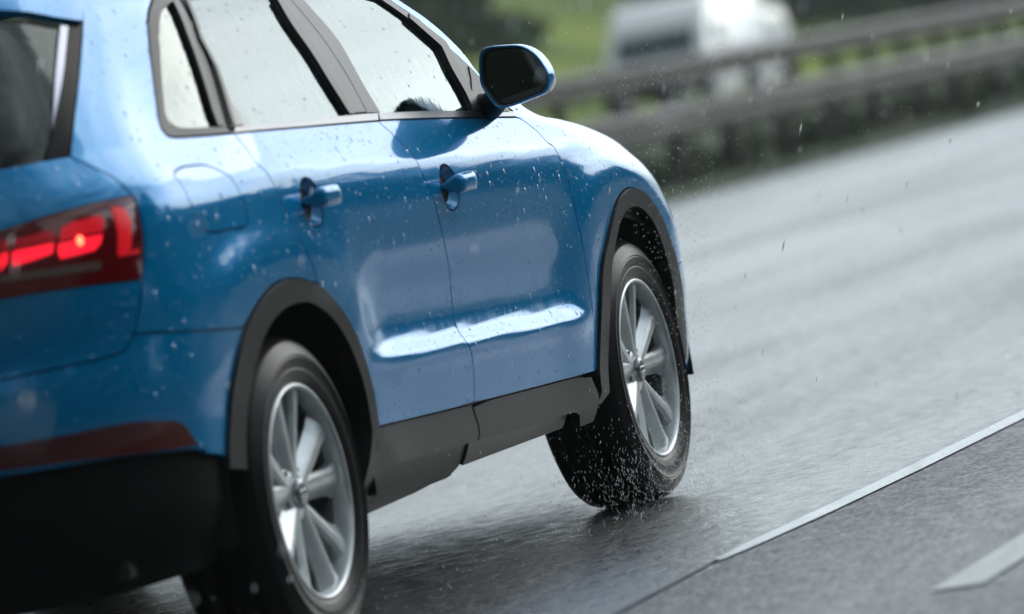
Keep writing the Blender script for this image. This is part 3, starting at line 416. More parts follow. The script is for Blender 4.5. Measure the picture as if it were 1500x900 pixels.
for s in (1, -1):
    P = lambda n, poly, mt, par=car, **k: patch(n, poly, mt, par, side=s, **k)
    # quarter panel
    quarter = P('quarter_panel', [QD[-1]] + rev(QD) + rev(TR['qwo']) + [(.115, 1.468), (.12, 1.519), (0, 1.519), (-.3, 1.511), (-.6, 1.50)] + sd[:ks] + TR['seam'] + arcR[kb + 1:kq], M['paint'], holes=[TR['fuel']])
    P('fuel_flap', TR['fuel'], M['paint'], quarter, inset=.0022, flange=.01)
    bumper = P('rear_bumper', sd[ks:] + [(-2, .728), (-2, .536)] + TR['bluebot'] + arcR[1:kb + 1] + rev(TR['seam'])[1:], M['paint'])
    refl = TR['refl']; P('reflector', [(-1.25, .612), (-.99, .60)] + [p for p in refl[:cut(refl, refl[0]) + 1]] + refl[1:] + [(-1.25, .545)], M['reflector'], bumper, off=.003, inset=0, flange=.01)
    low = P('bumper_valance', [(-2, .533)] + TR['bluebot'] + [arcR[0], (-.47, .40), (-.43, .25), (-.7, .24), (-2, .24)], M['lowplastic'], bumper, off=-.012)
    # tailgate half
    lamp = TR['lamptop'] + TR['lampright'] + TR['lampbot'] + [(-1.45, .925), (-1.45, 1.005)]
    gate = P('tailgate', [(-2, .731)] + rev(sd[kg:]) + rev(TR['glassbot']) + [(-2, 1.155)], M['paint'], holes=[lamp])
    tl = P('tail_lamp', lamp, M['lens'], car, off=.002, inset=.001)
    if s == 1: tl['label'] = 'lit red tail lamp at the right rear corner'
    for k, m_, nm in (('chA', 'lamp_dim2', 'light_chamber'), ('chB', 'lamp_on', 'light_chamber'), ('chC', 'lamp_dim', 'light_chamber'), ('chD', 'lamp_on', 'light_chamber'), ('chE', 'lamp_dim', 'light_chamber'), ('chF', 'lamp_on', 'light_chamber'), ('chG', 'lamp_dim2', 'light_chamber'), ('chH', 'lamp_dim2', 'light_chamber'), ('chI', 'lamp_clear', 'reversing_light')):
        P(nm, TR[k], M[m_], tl, off=.0045, inset=0, flange=.003, step=.01)
    bu, bv = TR['bulb'][0]; P('bulb', [(bu + .006 * math.cos(a), bv + .010 * math.sin(a)) for a in np.linspace(0, 2 * math.pi, 12, endpoint=False)], M['lamp_hot'], tl, off=.007, inset=0, flange=.003, step=.01)
    fin = rev(TR['finedge'])
    P('rear_window', [(-2, 1.157)] + TR['glassbot'][:-1] + fin + [(-.70, 1.45), (-.8, 1.475), (-2, 1.478)], M['privacy'], gate, off=-.006, flange=0)
    P('window_fin', TR['finedge'] + [TR['glassbot'][-1]] + rev(sd[4:kg]) , M['gloss_black'], gate, off=.0, flange=.02)
    P('fin_strip', TR['finedge'][:10] + rev(TR['striplight']), M['chrome2'], gate, off=.003, inset=0, flange=.004)
    sp = TR['spoilbot']; P('spoiler', [(-2, sp[0][1] + .004)] + sp + rev(sd[:3]) + [(-.6, 1.525), (-.8, 1.54), (-2, 1.545)], M['paint'], gate, off=.010, flange=.016)
    # doors
    rd = P('rear_door', TR['beltR'] + BD + along(S1, 1.18, .45) + rev(arcR[kq + 1:-1]) + rev(QD)[:-1] if False else rev(TR['beltR']) + QD + arcR[kq + 1:] + along(S1, .46, 1.18) + rev(BD), M['paint'], holes=[[(TR['hR'][0][0] + .064 * math.cos(a), TR['hR'][0][1] + .055 * math.sin(a)) for a in np.linspace(0, 2 * math.pi, 40, endpoint=False)]])
    fd = P('front_door', rev(TR['beltF']) + BD + along(S1, 1.21, 2.1) + rev(FD), M['paint'], holes=[[(TR['hF'][0][0] + .064 * math.cos(a), TR['hF'][0][1] + .055 * math.sin(a)) for a in np.linspace(0, 2 * math.pi, 40, endpoint=False)]])
    for dr, hk, ln, sg, bot in ((rd, 'hR', 'beltR', 'stripR', 0), (fd, 'hF', 'beltF', 'stripF', 0)):
        P('belt_strip', TR[sg] + rev(TR[ln]), M['strip'], dr, off=.004, inset=.0005, flange=.01)
        hu, hv = TR[hk][0]; rings = []; nn = 40
        for k in range(9):
            f = 1 - k / 8; a = np.linspace(0, 2 * math.pi, nn, endpoint=False); uu = hu + .0625 * f * np.cos(a); vv = hv + .0535 * f * np.sin(a)
            q = body(uu, vv) - bnorm(uu, vv) * (.045 * (1 - f * f) ** .75 + .001); rings.append([tuple(p * [1, s, 1]) for p in q])
        b = MB(); b.loft(rings, closed=True); b.build('handle_recess', M['paint'], dr, smooth=True)
        rings = []
        for k in range(25):
            t = -1 + 2 * k / 24; e = abs(t); off = .042 * (1 - e ** 7) ** .5 - .002; hw = .0215 * (1 - e ** 8) ** .5 + .0015; th = .013 * (1 - e ** 6) ** .5 + .001
            uu = hu + (t * .078 if t > 0 else t * .066); c = body(uu, hv) ; n_ = bnorm(np.array(uu), np.array(hv)); 
            ring = []
            for j in range(16):
                a = 2 * math.pi * j / 16; vz = hw * math.copysign(abs(math.sin(a)) ** .8, math.sin(a)); nz = th * math.copysign(abs(math.cos(a)) ** .8, math.cos(a))
                p = c + n_ * (off + nz) + np.array([0, 0, vz + .004]); ring.append(tuple(p * [1, s, 1]))
            rings.append(ring)
        b = MB(); b.loft(rings, closed=True); b.f.append(tuple(range(16))); b.f.append(tuple(range(24 * 16, 25 * 16))); h_ = b.build('door_handle', M['paint'], dr, smooth=True)
        b = MB(); c0 = body(hu - .045, hv); n0 = bnorm(np.array(hu - .045), np.array(hv)); b.tube([tuple((c0 - n0 * .02) * [1, s, 1]), tuple((c0 + n0 * .035) * [1, s, 1])], .011); b.build('handle_post', M['black'], dr, smooth=True)
    # lower cladding on the doors and sill
    def top_of(u): return np.interp(u, [p[0] for p in S1], [p[1] for p in S1])
    cf = lambda u, v: .022 * sstep(0, .075, top_of(u) - v) * (.2 + .8 * sstep(.45, .58, u)) - .004
    P('door_cladding', along(S1, .452, 1.19) + [(1.185, .405), (1.16, .325), (.452, .345)], M['cladding'], rd, off=.002, offf=cf, step=.009, flange=.03, edge=.009)
    P('door_cladding', along(S1, 1.20, 2.09) + [(2.105, .375), (2.103, .27), (2.0, .268), (1.965, .298), (1.93, .308), (1.165, .325), (1.19, .40)], M['cladding'], fd, off=.002, offf=cf, step=.009, flange=.03, edge=.009)
    b = P('sill_cladding', [(.40, .375), (1.172, .335), (1.172, .262), (1.14, .248), (.9, .235), (.40, .225)], M['cladding'], car, off=-.012, flange=.06)
    P('sill_front_cladding', [(1.175, .330), (1.925, .312), (1.95, .295), (1.945, .262), (1.175, .262)], M['sill2'], b, off=-.006, flange=.06)
    P('wheel_arch_trim', arcR + [(.449, .40), (.449, .34), (.445, .28), (.425, .222), (.35, .222), (.375, .34)] + rev(TR['arcRi']) + [(-.40, .44)], M['cladding'], car, off=.0085, flange=.05)
    P('wheel_arch_trim', arcF + rev(arcFi) + [(2.17, .30), (2.115, .30)], M['cladding'], car, off=.0085, flange=.05)
    fender = P('front_fender', rev(FD)[2:] + hood_line + [(3.32, .62), (3.0, .60), (2.84, .585)] + rev(arcF[cut(arcF, (2.81, .575)):][:1]) + rev([p for p in arcF[:cut(arcF, (2.81, .575))] if p[1] > .375]), M['paint'])
    P('front_bumper', [(2.835, .583), (3.0, .597), (3.32, .617), (4.75, .617), (4.75, .25), (2.80, .25)] + rev(arcF[cut(arcF, (2.81, .575)) + 1:]), M['paint'])
    P('front_fascia', [(3.32, .62), (4.75, .62), (4.75, .90), (4.0, .90), (3.325, hood_v(3.3) - .005)], M['paint'])
    P('headlamp', [(3.36, .70), (4.0, .66), (4.1, .80), (3.36, .86)], M['lamp_clear'], fender, off=.004)
    P('grille', [(4.3, .40), (4.75, .38), (4.75, .84), (4.2, .84)], M['black'], car, off=.006)
    # windows
    qg = TR['qwg']; P('window_surround', TR['qwo'] + TR['qr'] + [(.115, 1.466)], M['seal3'], quarter, holes=[qg], off=.002, step=.012)
    P('window_glass', qg, M['glass'], quarter, off=-.006, inset=-.004, flange=0)
    rgL = rev(ext(TR['rgL'], 1.452)); rgR = ext(TR['rgR'], 1.446)
    rb = TR['rdbot']; rgl = rgL[::-1] + along(rb, rgL[0][0] + .01, rgR[-1][0] - .01) + rgR[::-1]
    fr = [p for p in frame_top if p[0] > .33 and p[0] < .9]; sb = ext(TR['seamB'], 1.468); rl = ext([TR['rl'][0], TR['rl'][len(TR['rl']) // 2], TR['rl'][-1]], 1.47)
    P('window_frame', rl + rb[1:] + rev(sb) + rev(fr), M['seal'], rd, holes=[rgl], off=.003, step=.014)
    P('window_glass', rgl, M['glass'], rd, off=-.006, inset=-.005, flange=0)
    P('frame_corner_glint', TR['tri'] + [TR['rgL'][-1], TR['rgL'][cut(TR['rgL'], TR['tri'][0])]], M['seal2'], rd, off=-.002, inset=0, flange=.002)  # door frame corner, its pale reflection put into the grey colour
    P('window_seal', TR['rgR'] + rev(TR['stR']), M['black'], rd, off=.0075, inset=0, flange=.008)
    P('window_seal', TR['sealL'], M['black'], rd, off=.0075, inset=0, flange=.008)
    P('window_seal', TR['sealQ'], M['black'], quarter, off=.006, inset=0, flange=.008)
    fgL = ext(TR['fgL'], 1.44); fgT = TR['fgT']; fb = TR['fdbot']
    fgl = fgL + along(fb, fgL[-1][0] + .01, fgT[-1][0] - .02) + rev(fgT) + [(1.42, 1.412), (1.2, 1.432)]
    frO = TR['frO']; kf = len(frO)
    P('window_frame', sb + along(TR['stripF'], sb[-1][0], 1.95) + [(1.975, 1.062)] + rev(frO[:-1]) + [(1.42, 1.425), (1.2, 1.452)], M['seal'], fd, holes=[fgl], off=.003, step=.014)
    P('window_glass', fgl, M['glass'], fd, off=-.006, inset=-.005, flange=0)
    P('window_seal', TR['sealF'], M['black'], fd, off=.0075, inset=0, flange=.008)
    P('roof_pillar', [(.12, 1.471)] + frame_top[1:] + frO + [(2.0, 1.065), (2.04, 1.075)] + rev(TR['apO']) + rev(topv)[:-4], M['paint'], car, off=.002)
    # dark shell behind the panels
    ac = lambda cx, r: [(cx - r * math.cos(t), .345 + r * math.sin(t)) for t in np.linspace(-.1, math.pi + .1, 24)]
    P('inner_shell', [(-2, .30)] + ac(-.02, .455) + ac(2.50, .40) + [(3.9, .30), (3.9, .80), (3.0, .88), (2.1, .97), (1.0, 1.08), (0, 1.12), (-.6, 1.13), (-2, 1.13)], M['black'], car, off=-.022, flange=0, step=.06, edge=.04)
    for wx in (0, 2.603):
        b = MB(); b.lathe_y([(.435, -.885 * s), (.445, -.70 * s), (.44, -.60 * s), (.05, -.60 * s)], 40, R(-8), R(188)); o = b.build('wheel_liner', M['black'], car, smooth=True); o.location = (wx, 0, .345)
    # mirror
    mo = [Vector((0, y, z)) for y, z in TR['mirr']]; cy = sum(p.y for p in mo) / len(mo); cz = sum(p.z for p in mo) / len(mo); q = len(mo)
    def dens(pts):
        o_ = []; n_ = len(pts)
        for i in range(n_):
            p0, p1, p2, p3 = pts[i - 1], pts[i], pts[(i + 1) % n_], pts[(i + 2) % n_]
            for k in range(4):
                t = k / 4; o_.append(.5 * ((2 * p1) + (p2 - p0) * t + (2 * p0 - 5 * p1 + 4 * p2 - p3) * t * t + (3 * p1 - p0 - 3 * p2 + p3) * t ** 3))
        return o_
    md = dens(mo)
    ring = lambda x, k, dy=0, dz=0: [(x, (cy + (p.y - cy) * k + dy) * s, cz + (p.z - cz) * k + dz) for p in md]
    mir = empty('wing_mirror'); mir.parent = car
    b = MB(); b.loft([ring(1.645, .93), ring(1.638, .955), ring(1.637, .98), ring(1.645, 1.0), ring(1.68, 1.0), ring(1.72, .965, .004), ring(1.76, .87, .010, -.004), ring(1.79, .70, .016, -.008), ring(1.805, .45, .02, -.012), ring(1.81, .05, .02, -.012)], closed=True); b.build('mirror_housing', M['paint'], mir, smooth=True)
    b = MB(); b.loft([ring(1.645, .93), ring(1.668, .90), ring(1.668, .85), ring(1.70, .80), ring(1.70, .02)], closed=True); b.build('mirror_surround', M['black'], mir, smooth=True)
    b = MB(); g = ring(1.664, .86); b.add(g, [tuple(range(len(g)))]); b.build('mirror_glass', M['mirror'], mir)
    b = MB(); b.tube([(1.80, -.83 * s, 1.085), (1.77, -.875 * s, 1.092), (1.735, -.92 * s, 1.115), (1.72, -.96 * s, 1.135)], [.045, .034, .030, .034], 14); b.build('mirror_arm', M['black'], mir, smooth=True)
    tri_ = [(1.66, 1.083), (1.72, 1.078), (1.95, 1.066), (1.90, 1.13), (1.83, 1.20), (1.80, 1.17), (1.74, 1.13)]
    P('mirror_sail', tri_, M['black'], mir, off=.006)

# roof, screens, bonnet
def edge_pts(poly, n):
    p = np.array(poly, float); d = np.concatenate([[0], np.cumsum(np.hypot(*np.diff(p, axis=0).T))]); t = np.linspace(0, d[-1], n)
    return np.stack([np.interp(t, d, p[:, 0]), np.interp(t, d, p[:, 1])], 1)
def cross_loft(name, E, crown, mt, parent=car, n=21, cx=0, dz=0):
    rings = []
    for p in E:
        r = []
        for j in range(n):
            t = -1 + 2 * j / (n - 1); c = crown(p) if callable(crown) else crown
            r.append((p[0] + cx * (1 - t * t), p[1] * -t * -1, p[2] + dz + c * (1 - t * t)))
        rings.append(r)
    b = MB(); b.loft(rings); return b.build(name, mt, parent, smooth=True)
ep = edge_pts(topv, 40); cross_loft('roof', body(ep[:, 0], ep[:, 1]), .075, M['paint'])
ep = edge_pts(rev(TR['apO']) + [(1.45, 1.45)], 24); cross_loft('windscreen', body(ep[:, 0], ep[:, 1]), .02, M['glass'], cx=.16)
ep = np.array(hood_line); cross_loft('bonnet', body(ep[:, 0], ep[:, 1]), lambda p: .055 + .10 * min(1, max(0, (2.95 - p[0]) / .8)), M['paint'], cx=.10, dz=.0)
b = MB(); b.box((1.3, 0, .32), (2.9, 1.5, .10)); b.box((.80, 0, .262), (.85, 1.60, .04)); b.box((-.55, 0, .33), (.35, 1.5, .12)); b.build('underbody', M['black'], car, bevel=.02)
b = MB(); b.box((.95, 0, .42), (2.2, 1.4, .04)); b.box((2.0, 0, .95), (.35, 1.45, .16)); b.box((.02, 0, .95), (.5, 1.30, .04)); b.build('cabin_floor', M['seat'], car, bevel=.02)
for x, y in ((1.15, .37), (1.15, -.37), (.30, .4), (.30, 0), (.30, -.4)):
    b = MB(); b.box((x + .15, y, .62), (.5, .5, .16)); b.box((x - .12, y, .88), (.13, .48, .55), Matrix.Rotation(R(-14), 3, 'Y')); st = b.build('car_seat', M['seat'], car, bevel=.04)
    b = MB(); b.box((x - .20, y, 1.24 if x > 1 else 1.17), (.09, .25, .17)); b.build('headrest', M['seat'], st, bevel=.035)

# wheels
def wheel(x, s):
    e = empty('wheel'); e.parent = car; e.location = (x, 0, .345); Z = lambda pr: [(r, y * s) for r, y in pr]
    half = [(.230, -.888), (.238, -.8985), (.248, -.9035), (.258, -.9045), (.262, -.9065), (.266, -.9065), (.268, -.905), (.288, -.9075), (.291, -.9095), (.294, -.9075), (.297, -.9095), (.300, -.907), (.315, -.9025), (.327, -.8945), (.329, -.8955), (.331, -.8925), (.338, -.882), (.3425, -.868), (.3445, -.853)]
    gro = []
    for g in (-.845, -.805, -.775, -.735): gro += [(.3455, g - .006), (.338, g - .005), (.338, g + .005), (.3455, g + .006)]
    inner = [(.3445, -.727), (.3425, -.712), (.338, -.698), (.327, -.6855), (.30, -.673), (.26, -.673), (.23, -.69)]
    b = MB(); b.lathe_y(Z(half + gro + inner), 120); t = b.build('tyre', M['rubber'], e, auto=40)
    # tread blocks: shallow cross cuts on both shoulders
    b = MB(); b.lathe_y(Z([(.2365, -.890), (.2362, -.898), (.2335, -.9005), (.2295, -.9005), (.2265, -.897), (.2245, -.888), (.2235, -.868), (.222, -.858)]), 120); b.build('rim', M['alloy'], e, auto=50)
    b = MB(); b.lathe_y(Z([(.222, -.858), (.219, -.84), (.214, -.80), (.211, -.69)]), 96); b.build('rim_barrel', M['barrel'], e, smooth=True)
    b = MB()
    for k in range(5):
        for sg in (-1, 1):
            a_hub = 2 * math.pi * k / 5 + R(SPIN) + sg * R(15); a_rim = 2 * math.pi * k / 5 + R(SPIN) + sg * R(17.5); rings = []
            for i in range(10):
                f = i / 9; r = .040 + (.226 - .040) * f; a = a_hub + (a_rim - a_hub) * f ** .8
                wd = .0250 + .006 * f + .014 * max(0, f - .8) / .2; y = -.868 - .004 * math.sin(f * math.pi) - .016 * f * f; dep = .040 - .012 * f
                tx, tz = -math.sin(a), math.cos(a); cx, cz = r * math.cos(a), r * math.sin(a)
                prof = [(-1, 0.010), (-.72, .002), (-.30, 0), (.10, .003), (.55, .012), (1.05, .022), (1.0, dep), (-1.0, dep)]
                if sg < 0: prof = [(-p[0], p[1]) for p in prof]
                rings.append([(cx + tx * wd * p0, (y + p1) * s, cz + tz * wd * p0) for p0, p1 in prof])
            n0 = len(b.v); b.loft(rings, closed=True)
    b.build('spokes', M['alloy'], e, auto=28)
    b = MB(); b.lathe_y(Z([(.001, -.866), (.040, -.866), (.052, -.864), (.068, -.856), (.074, -.840), (.074, -.81)]), 60); b.build('hub', M['alloy'], e, auto=30)
    b = MB(); b.lathe_y(Z([(.0005, -.879), (.020, -.879), (.029, -.8775), (.032, -.874), (.033, -.865)]), 40); cp_ = b.build('centre_cap', M['capm'], e, auto=40)
    b = MB()
    for i in range(4):
        cx = (-1.5 + i) * .0095; pr = []
        for k in range(24):
            a = 2 * math.pi * k / 24; pr.append([(cx * s + (.0068 + .0012 * math.cos(q_)) * math.cos(a), (-.8795 - .0012 * math.sin(q_)) * s, (.0068 + .0012 * math.cos(q_)) * math.sin(a)) for q_ in (0, 1.57, 3.14, 4.71)])
        b.loft(pr + [pr[0]], closed=True)
    b.build('ring_emblem', M['chrome'], e, smooth=True)
    for k in range(5):
        a = 2 * math.pi * (k + .5) / 5 + R(SPIN); c = (.056 * math.cos(a), 0, .056 * math.sin(a)); b = MB(); b.tube([(c[0], -.80 * s, c[2]), (c[0], -.862 * s, c[2])], .0085, 8); b.build('wheel_bolt', M['disc'], e, smooth=False)
    b = MB(); b.lathe_y(Z([(.01, -.80), (.08, -.80), (.085, -.795), (.155, -.795), (.156, -.772), (.01, -.772)]), 60); b.build('brake_disc', M['disc'], e, auto=40)
    b = MB(); b.lathe_y(Z([(.01, -.735), (.212, -.735)]), 48); b.build('backing_plate', M['black'], e, smooth=True)
    b = MB(); b.box((.13 if x < 1 else -.13, -.80 * s, .05), (.09, .07, .16)); b.build('brake_caliper', M['disc'], e, bevel=.012)
for x in (0, 2.603):
    for s in (1, -1): wheel(x, s)

# ------------------------------------------------------------------ ground, carriageways, verge, bank
def sheet(name, xs, prof, mt, kind='structure'):
    """long strip: prof = [(y, z)] swept along x"""
    vs = [(x, y, z) for x in xs for y, z in prof]; q = len(prof)
    fs = [(i * q + k, (i + 1) * q + k, (i + 1) * q + k + 1, i * q + k + 1) for i in range(len(xs) - 1) for k in range(q - 1)]
    vs_f = [f[::-1] for f in fs]
    # faces must look up
    a, b_, c = (Vector(vs[i]) for i in fs[0][:3])
    o = link(name, vs, fs if (b_ - a).cross(c - a).z > 0 else vs_f, mt, smooth=True); o['kind'] = kind; return o
def wet_asphalt(name, dark, light, r0, r1, bump, spec):
    mt = mat(name, rough=.4, Specular_IOR_Level=spec); t = mt.node_tree; b = t.nodes['Principled BSDF']
    tcn = t.nodes.new('ShaderNodeTexCoord')
    def nz(sc, sv, det=5, ro=.6):
        mpn = t.nodes.new('ShaderNodeMapping'); mpn.inputs['Scale'].default_value = sv; n = t.nodes.new('ShaderNodeTexNoise'); n.inputs['Scale'].default_value = sc; n.inputs['Detail'].default_value = det; n.inputs['Roughness'].default_value = ro
        t.links.new(tcn.outputs['Object'], mpn.inputs[0]); t.links.new(mpn.outputs[0], n.inputs['Vector']); return n
    n1 = nz(60, (.7, 1, 1)); n2 = nz(1.1, (.12, 1, 1), 5); n3 = nz(16, (.7, 1, 1), 5)
    r = t.nodes.new('ShaderNodeValToRGB'); r.color_ramp.elements[0].position = .40; r.color_ramp.elements[1].position = .66; r.color_ramp.elements[0].color = (*dark, 1); r.color_ramp.elements[1].color = (*light, 1)
    t.links.new(n1.outputs['Fac'], r.inputs[0]); t.links.new(r.outputs[0], b.inputs['Base Color'])
    ad = t.nodes.new('ShaderNodeMath'); ad.operation = 'ADD'; t.links.new(n2.outputs['Fac'], ad.inputs[0]); t.links.new(n3.outputs['Fac'], ad.inputs[1])
    q = t.nodes.new('ShaderNodeMapRange'); q.inputs['From Min'].default_value = .75; q.inputs['From Max'].default_value = 1.25; q.inputs['To Min'].default_value = r0; q.inputs['To Max'].default_value = r1
    t.links.new(ad.outputs[0], q.inputs['Value']); t.links.new(q.outputs[0], b.inputs['Roughness'])
    b1 = t.nodes.new('ShaderNodeBump'); b1.inputs['Strength'].default_value = bump; b1.inputs['Distance'].default_value = .006; t.links.new(n1.outputs['Fac'], b1.inputs['Height'])
    b2 = t.nodes.new('ShaderNodeBump'); b2.inputs['Strength'].default_value = bump * .8; b2.inputs['Distance'].default_value = .02; t.links.new(n3.outputs['Fac'], b2.inputs['Height']); t.links.new(b1.outputs[0], b2.inputs['Normal'])
    t.links.new(b2.outputs[0], b.inputs['Normal']); return mt
M['road'] = wet_asphalt('wet_asphalt', (.026, .0265, .0265), (.10, .101, .10), .18, .48, .7, 1.0)
M['road2'] = wet_asphalt('coarse_wet_asphalt', (.032, .033, .034), (.22, .223, .222), .34, .62, 1.0, .36)
M['white_line'] = vary(mat('road_paint_and_glint', rough=.35, Specular_IOR_Level=.7), (.34, .38, .40), (.58, .62, .64), 14, rough=(.2, .45))  # serves the edge paint and the sky glint along the joint
M['worn_line'] = vary(mat('worn_road_paint', rough=.45), (.18, .195, .19), (.36, .38, .37), 30, rough=(.3, .5), lo=.3, hi=.6)
M['joint'] = mat('joint_tar', (.01, .01, .01), .3)
M['grass'] = bumps(vary(mat('verge_grass', rough=.85), (.018, .028, .012), (.05, .07, .025), .9), [('noise', (1, 1, 1), 6, 1, .15)])
M['bank'] = bumps(vary(mat('bank_grass', rough=.9, Specular_IOR_Level=.1), (.07, .12, .03), (.27, .33, .06), .28), [('noise', (1, 1, 1), 3, 1, .2)])
xs = [-60, -30, -15, -8, -4, -2, 0, 2, 4, 6, 9, 13, 20, 30, 45, 70, 110, 200, 400, 900]
far = [-400, -60, 0, 60, 200, 500, 1200]
sheet('road', xs, [(-1.60, 0), (0, 0), (3, 0), (8.45, 0)], M['road'])
sheet('road_shoulder', xs, [(-3.0, 0), (-2.6, 0), (-1.60, 0)], M['road2'])
sheet('verge', [-60, 0, 20, 30, 40, 50, 60, 80, 120, 300, 900], [(8.45, -.004), (8.9, .03), (10, .10), (11.5, .42), (12.8, .50)], M['grass'])
sheet('oncoming_road', [-60, 0, 40, 80, 120, 300, 900], [(12.8, .50), (27.5, .50)], M['road'])
sheet('grass_bank', [-60, 0, 40, 80, 120, 300, 900], [(27.5, .50), (28.5, .55), (31, 1.9), (36, 3.2), (50, 6.5), (260, 18)], M['bank'])
sheet('right_verge', [-60, 0, 60, 200, 900], [(-3.0, -.004), (-4.4, -.06), (-12, -.3), (-300, 0)], M['grass'])
sheet('ground', far, [(-900, -1.2), (900, -1.2)], M['grass'])
# painted lines, the tar joint and its sky glint (4 mm above the asphalt)
def ribbon(name, pts, mt):
    vs = []; 
    for x, y, wd in pts: vs += [(x, y - wd / 2, .004), (x, y + wd / 2, .004)]
    o = link(name, vs, [(2 * i, 2 * i + 2, 2 * i + 3, 2 * i + 1) for i in range(len(pts) - 1)], mt, smooth=False); o['kind'] = 'structure'; return o
ribbon('road_joint', [(-9, -1.62, .012), (-3, -1.60, .012), (-.2, -1.589, .014), (.4, -1.578, .014), (.64, -1.575, .010)], M['joint'])
ribbon('joint_glint', [(.60, -1.576, .030), (.9, -1.590, .055), (1.38, -1.614, .066), (2.2, -1.640, .07), (3.46, -1.66, .075), (8, -1.68, .08), (20, -1.70, .09), (60, -1.7, .1), (200, -1.7, .12)], M['white_line'])  # sky reflected in the wet joint, drawn as a pale coloured ribbon
for i in range(3):
    x0 = -.72 + i * 18; ribbon('lane_dash', [(x0, -2.447, .112), (x0 + 3, -2.452, .114), (x0 + 6, -2.455, .115)], M['worn_line'])
ribbon('edge_line', [(-20, 8.1, .14), (20, 8.1, .15), (300, 8.1, .15)], M['white_line'])

# ------------------------------------------------------------------ guardrails
M['steel'] = vary(mat('weathered_steel', rough=.6, metal=.2, Specular_IOR_Level=.3), (.040, .035, .031), (.095, .085, .076), 2.5, rough=(.4, .65))
M['post'] = mat('dark_steel_post', (.035, .034, .033), .6)
def guardrail(y, zt, x0, x1, zb, label, grp):
    g = empty('guardrail', (x0, y, zb), label=label, cat='guardrail', group=grp); n = int((x1 - x0) / 2)
    pr = [(0, 0), (-.035, -.02), (-.075, -.055), (-.075, -.095), (-.03, -.125), (-.02, -.155), (-.03, -.185), (-.075, -.215), (-.075, -.255), (-.035, -.29), (0, -.31), (.02, -.31), (.02, 0)]
    b = MB(); b.loft([[(0, p, zt - zb + q) for p, q in pr], [(x1 - x0, p, zt - zb + q) for p, q in pr]], closed=True); b.build('beam', M['steel'], g, auto=30)
    b = MB(); b.box((0, .10, (zt - zb - .06) / 2 - .1), (.10, .14, zt - zb - .06 + .2)); p0 = b.build('post', M['post'], g, bevel=.01); p0.location = (1, 0, 0)
    for k in range(1, n):
        c = p0.copy(); col.objects.link(c); c.parent = g; c.location = (1 + 2 * k, 0, 0)
guardrail(9.5, .84, -30, 118, .05, 'dark steel guardrail along the near side of the grassy median', 'guardrails on the median')
guardrail(12.5, 1.34, -30, 160, .48, 'dark steel guardrail behind the first one, in front of the white van', 'guardrails on the median')

# ------------------------------------------------------------------ vehicles on the far carriageway
M['van_white'] = mat('white_van_paint', (.90, .91, .92), .25, Coat_Weight=1)
M['head_on'] = emit('lit_headlamp', (1, .98, .94), 1.6)
M['van_glass'] = mat('dark_van_glass', (.05, .09, .10), .1)
M['van_black'] = mat('van_black_plastic', (.02, .02, .02), .5)
def vehicle(name, label, loc, prof, W_, glass, wheels, lamps):
    """side profile (x, z), rounded across; the front looks towards -x"""
    v = empty(name, loc, label=label, cat=name.split('_')[-1])
    sec = [(-1, .0), (-.97, .0), (-.9, 1), (0, 1), (.9, 1), (.97, 0), (1, 0)]
    rings = []
    for t, k in ((-1, .93), (-.98, .965), (-.92, .99), (-.8, 1), (0, 1), (.8, 1), (.92, .99), (.98, .965), (1, .93)):
        cx = sum(p[0] for p in prof) / len(prof); cz = sum(p[1] for p in prof) / len(prof)
        rings.append([(cx + (p[0] - cx) * k, t * W_ / 2 * (1 - .10 * max(0, (p[1] - 1.0) / 1.2)), cz + (p[1] - cz) * k) for p in prof])
    b = MB(); b.loft(rings, closed=True); n = len(prof); b.f.append(tuple(range(n))); b.f.append(tuple(range(8 * n, 9 * n))[::-1]); b.build('body', M['van_white'], v, auto=35)
    for nm, quads in glass:
        b = MB()
        for q in quads: b.add([(x, y, z) for x, y, z in q], [tuple(range(len(q)))])
        o = b.build(nm, M['van_glass'], v); md_ = o.modifiers.new('thick', 'SOLIDIFY'); md_.thickness = .012; md_.offset = 0
    for x, y, r in wheels:
        b = MB(); b.lathe_y([(.001, -.11), (r * .62, -.11), (r * .66, -.125), (r * .95, -.12), (r, -.09), (r, .09), (r * .95, .12), (r * .6, .12)], 32); o = b.build('wheel', M['rubber'], v, auto=40); o.location = (x, y, r)
        b = MB(); b.lathe_y([(.001, -.128), (r * .5, -.125), (r * .6, -.118)], 24); o2 = b.build('rim', M['alloy'], o, smooth=True)
    for x, y, z, sx, sy, sz, nm in lamps:
        b = MB(); b.box((x, y, z), (sx, sy, sz)); b.build(nm, M['head_on'] if nm == 'headlamp' else M['van_black'], v, bevel=.03)
    return v
VW = 1.95; yy = -VW / 2 * .985
vprof = [(0.02, .35), (0, .70), (.08, .86), (.42, .96), (.82, 1.50), (1.1, 1.80), (1.5, 2.02), (4.4, 2.05), (4.85, 1.96), (4.95, 1.2), (4.97, .40), (4.6, .30), (.3, .28)]
def sidewin(x0, x1, x2, x3, z0, z1, w=VW):
    f = lambda z: w / 2 * (1 - .10 * max(0, (z - 1.0) / 1.2)) * 1.0 + .012
    return [(x0, -f(z0), z0), (x1, -f(z0), z0), (x2, -f(z1), z1), (x3, -f(z1), z1)]
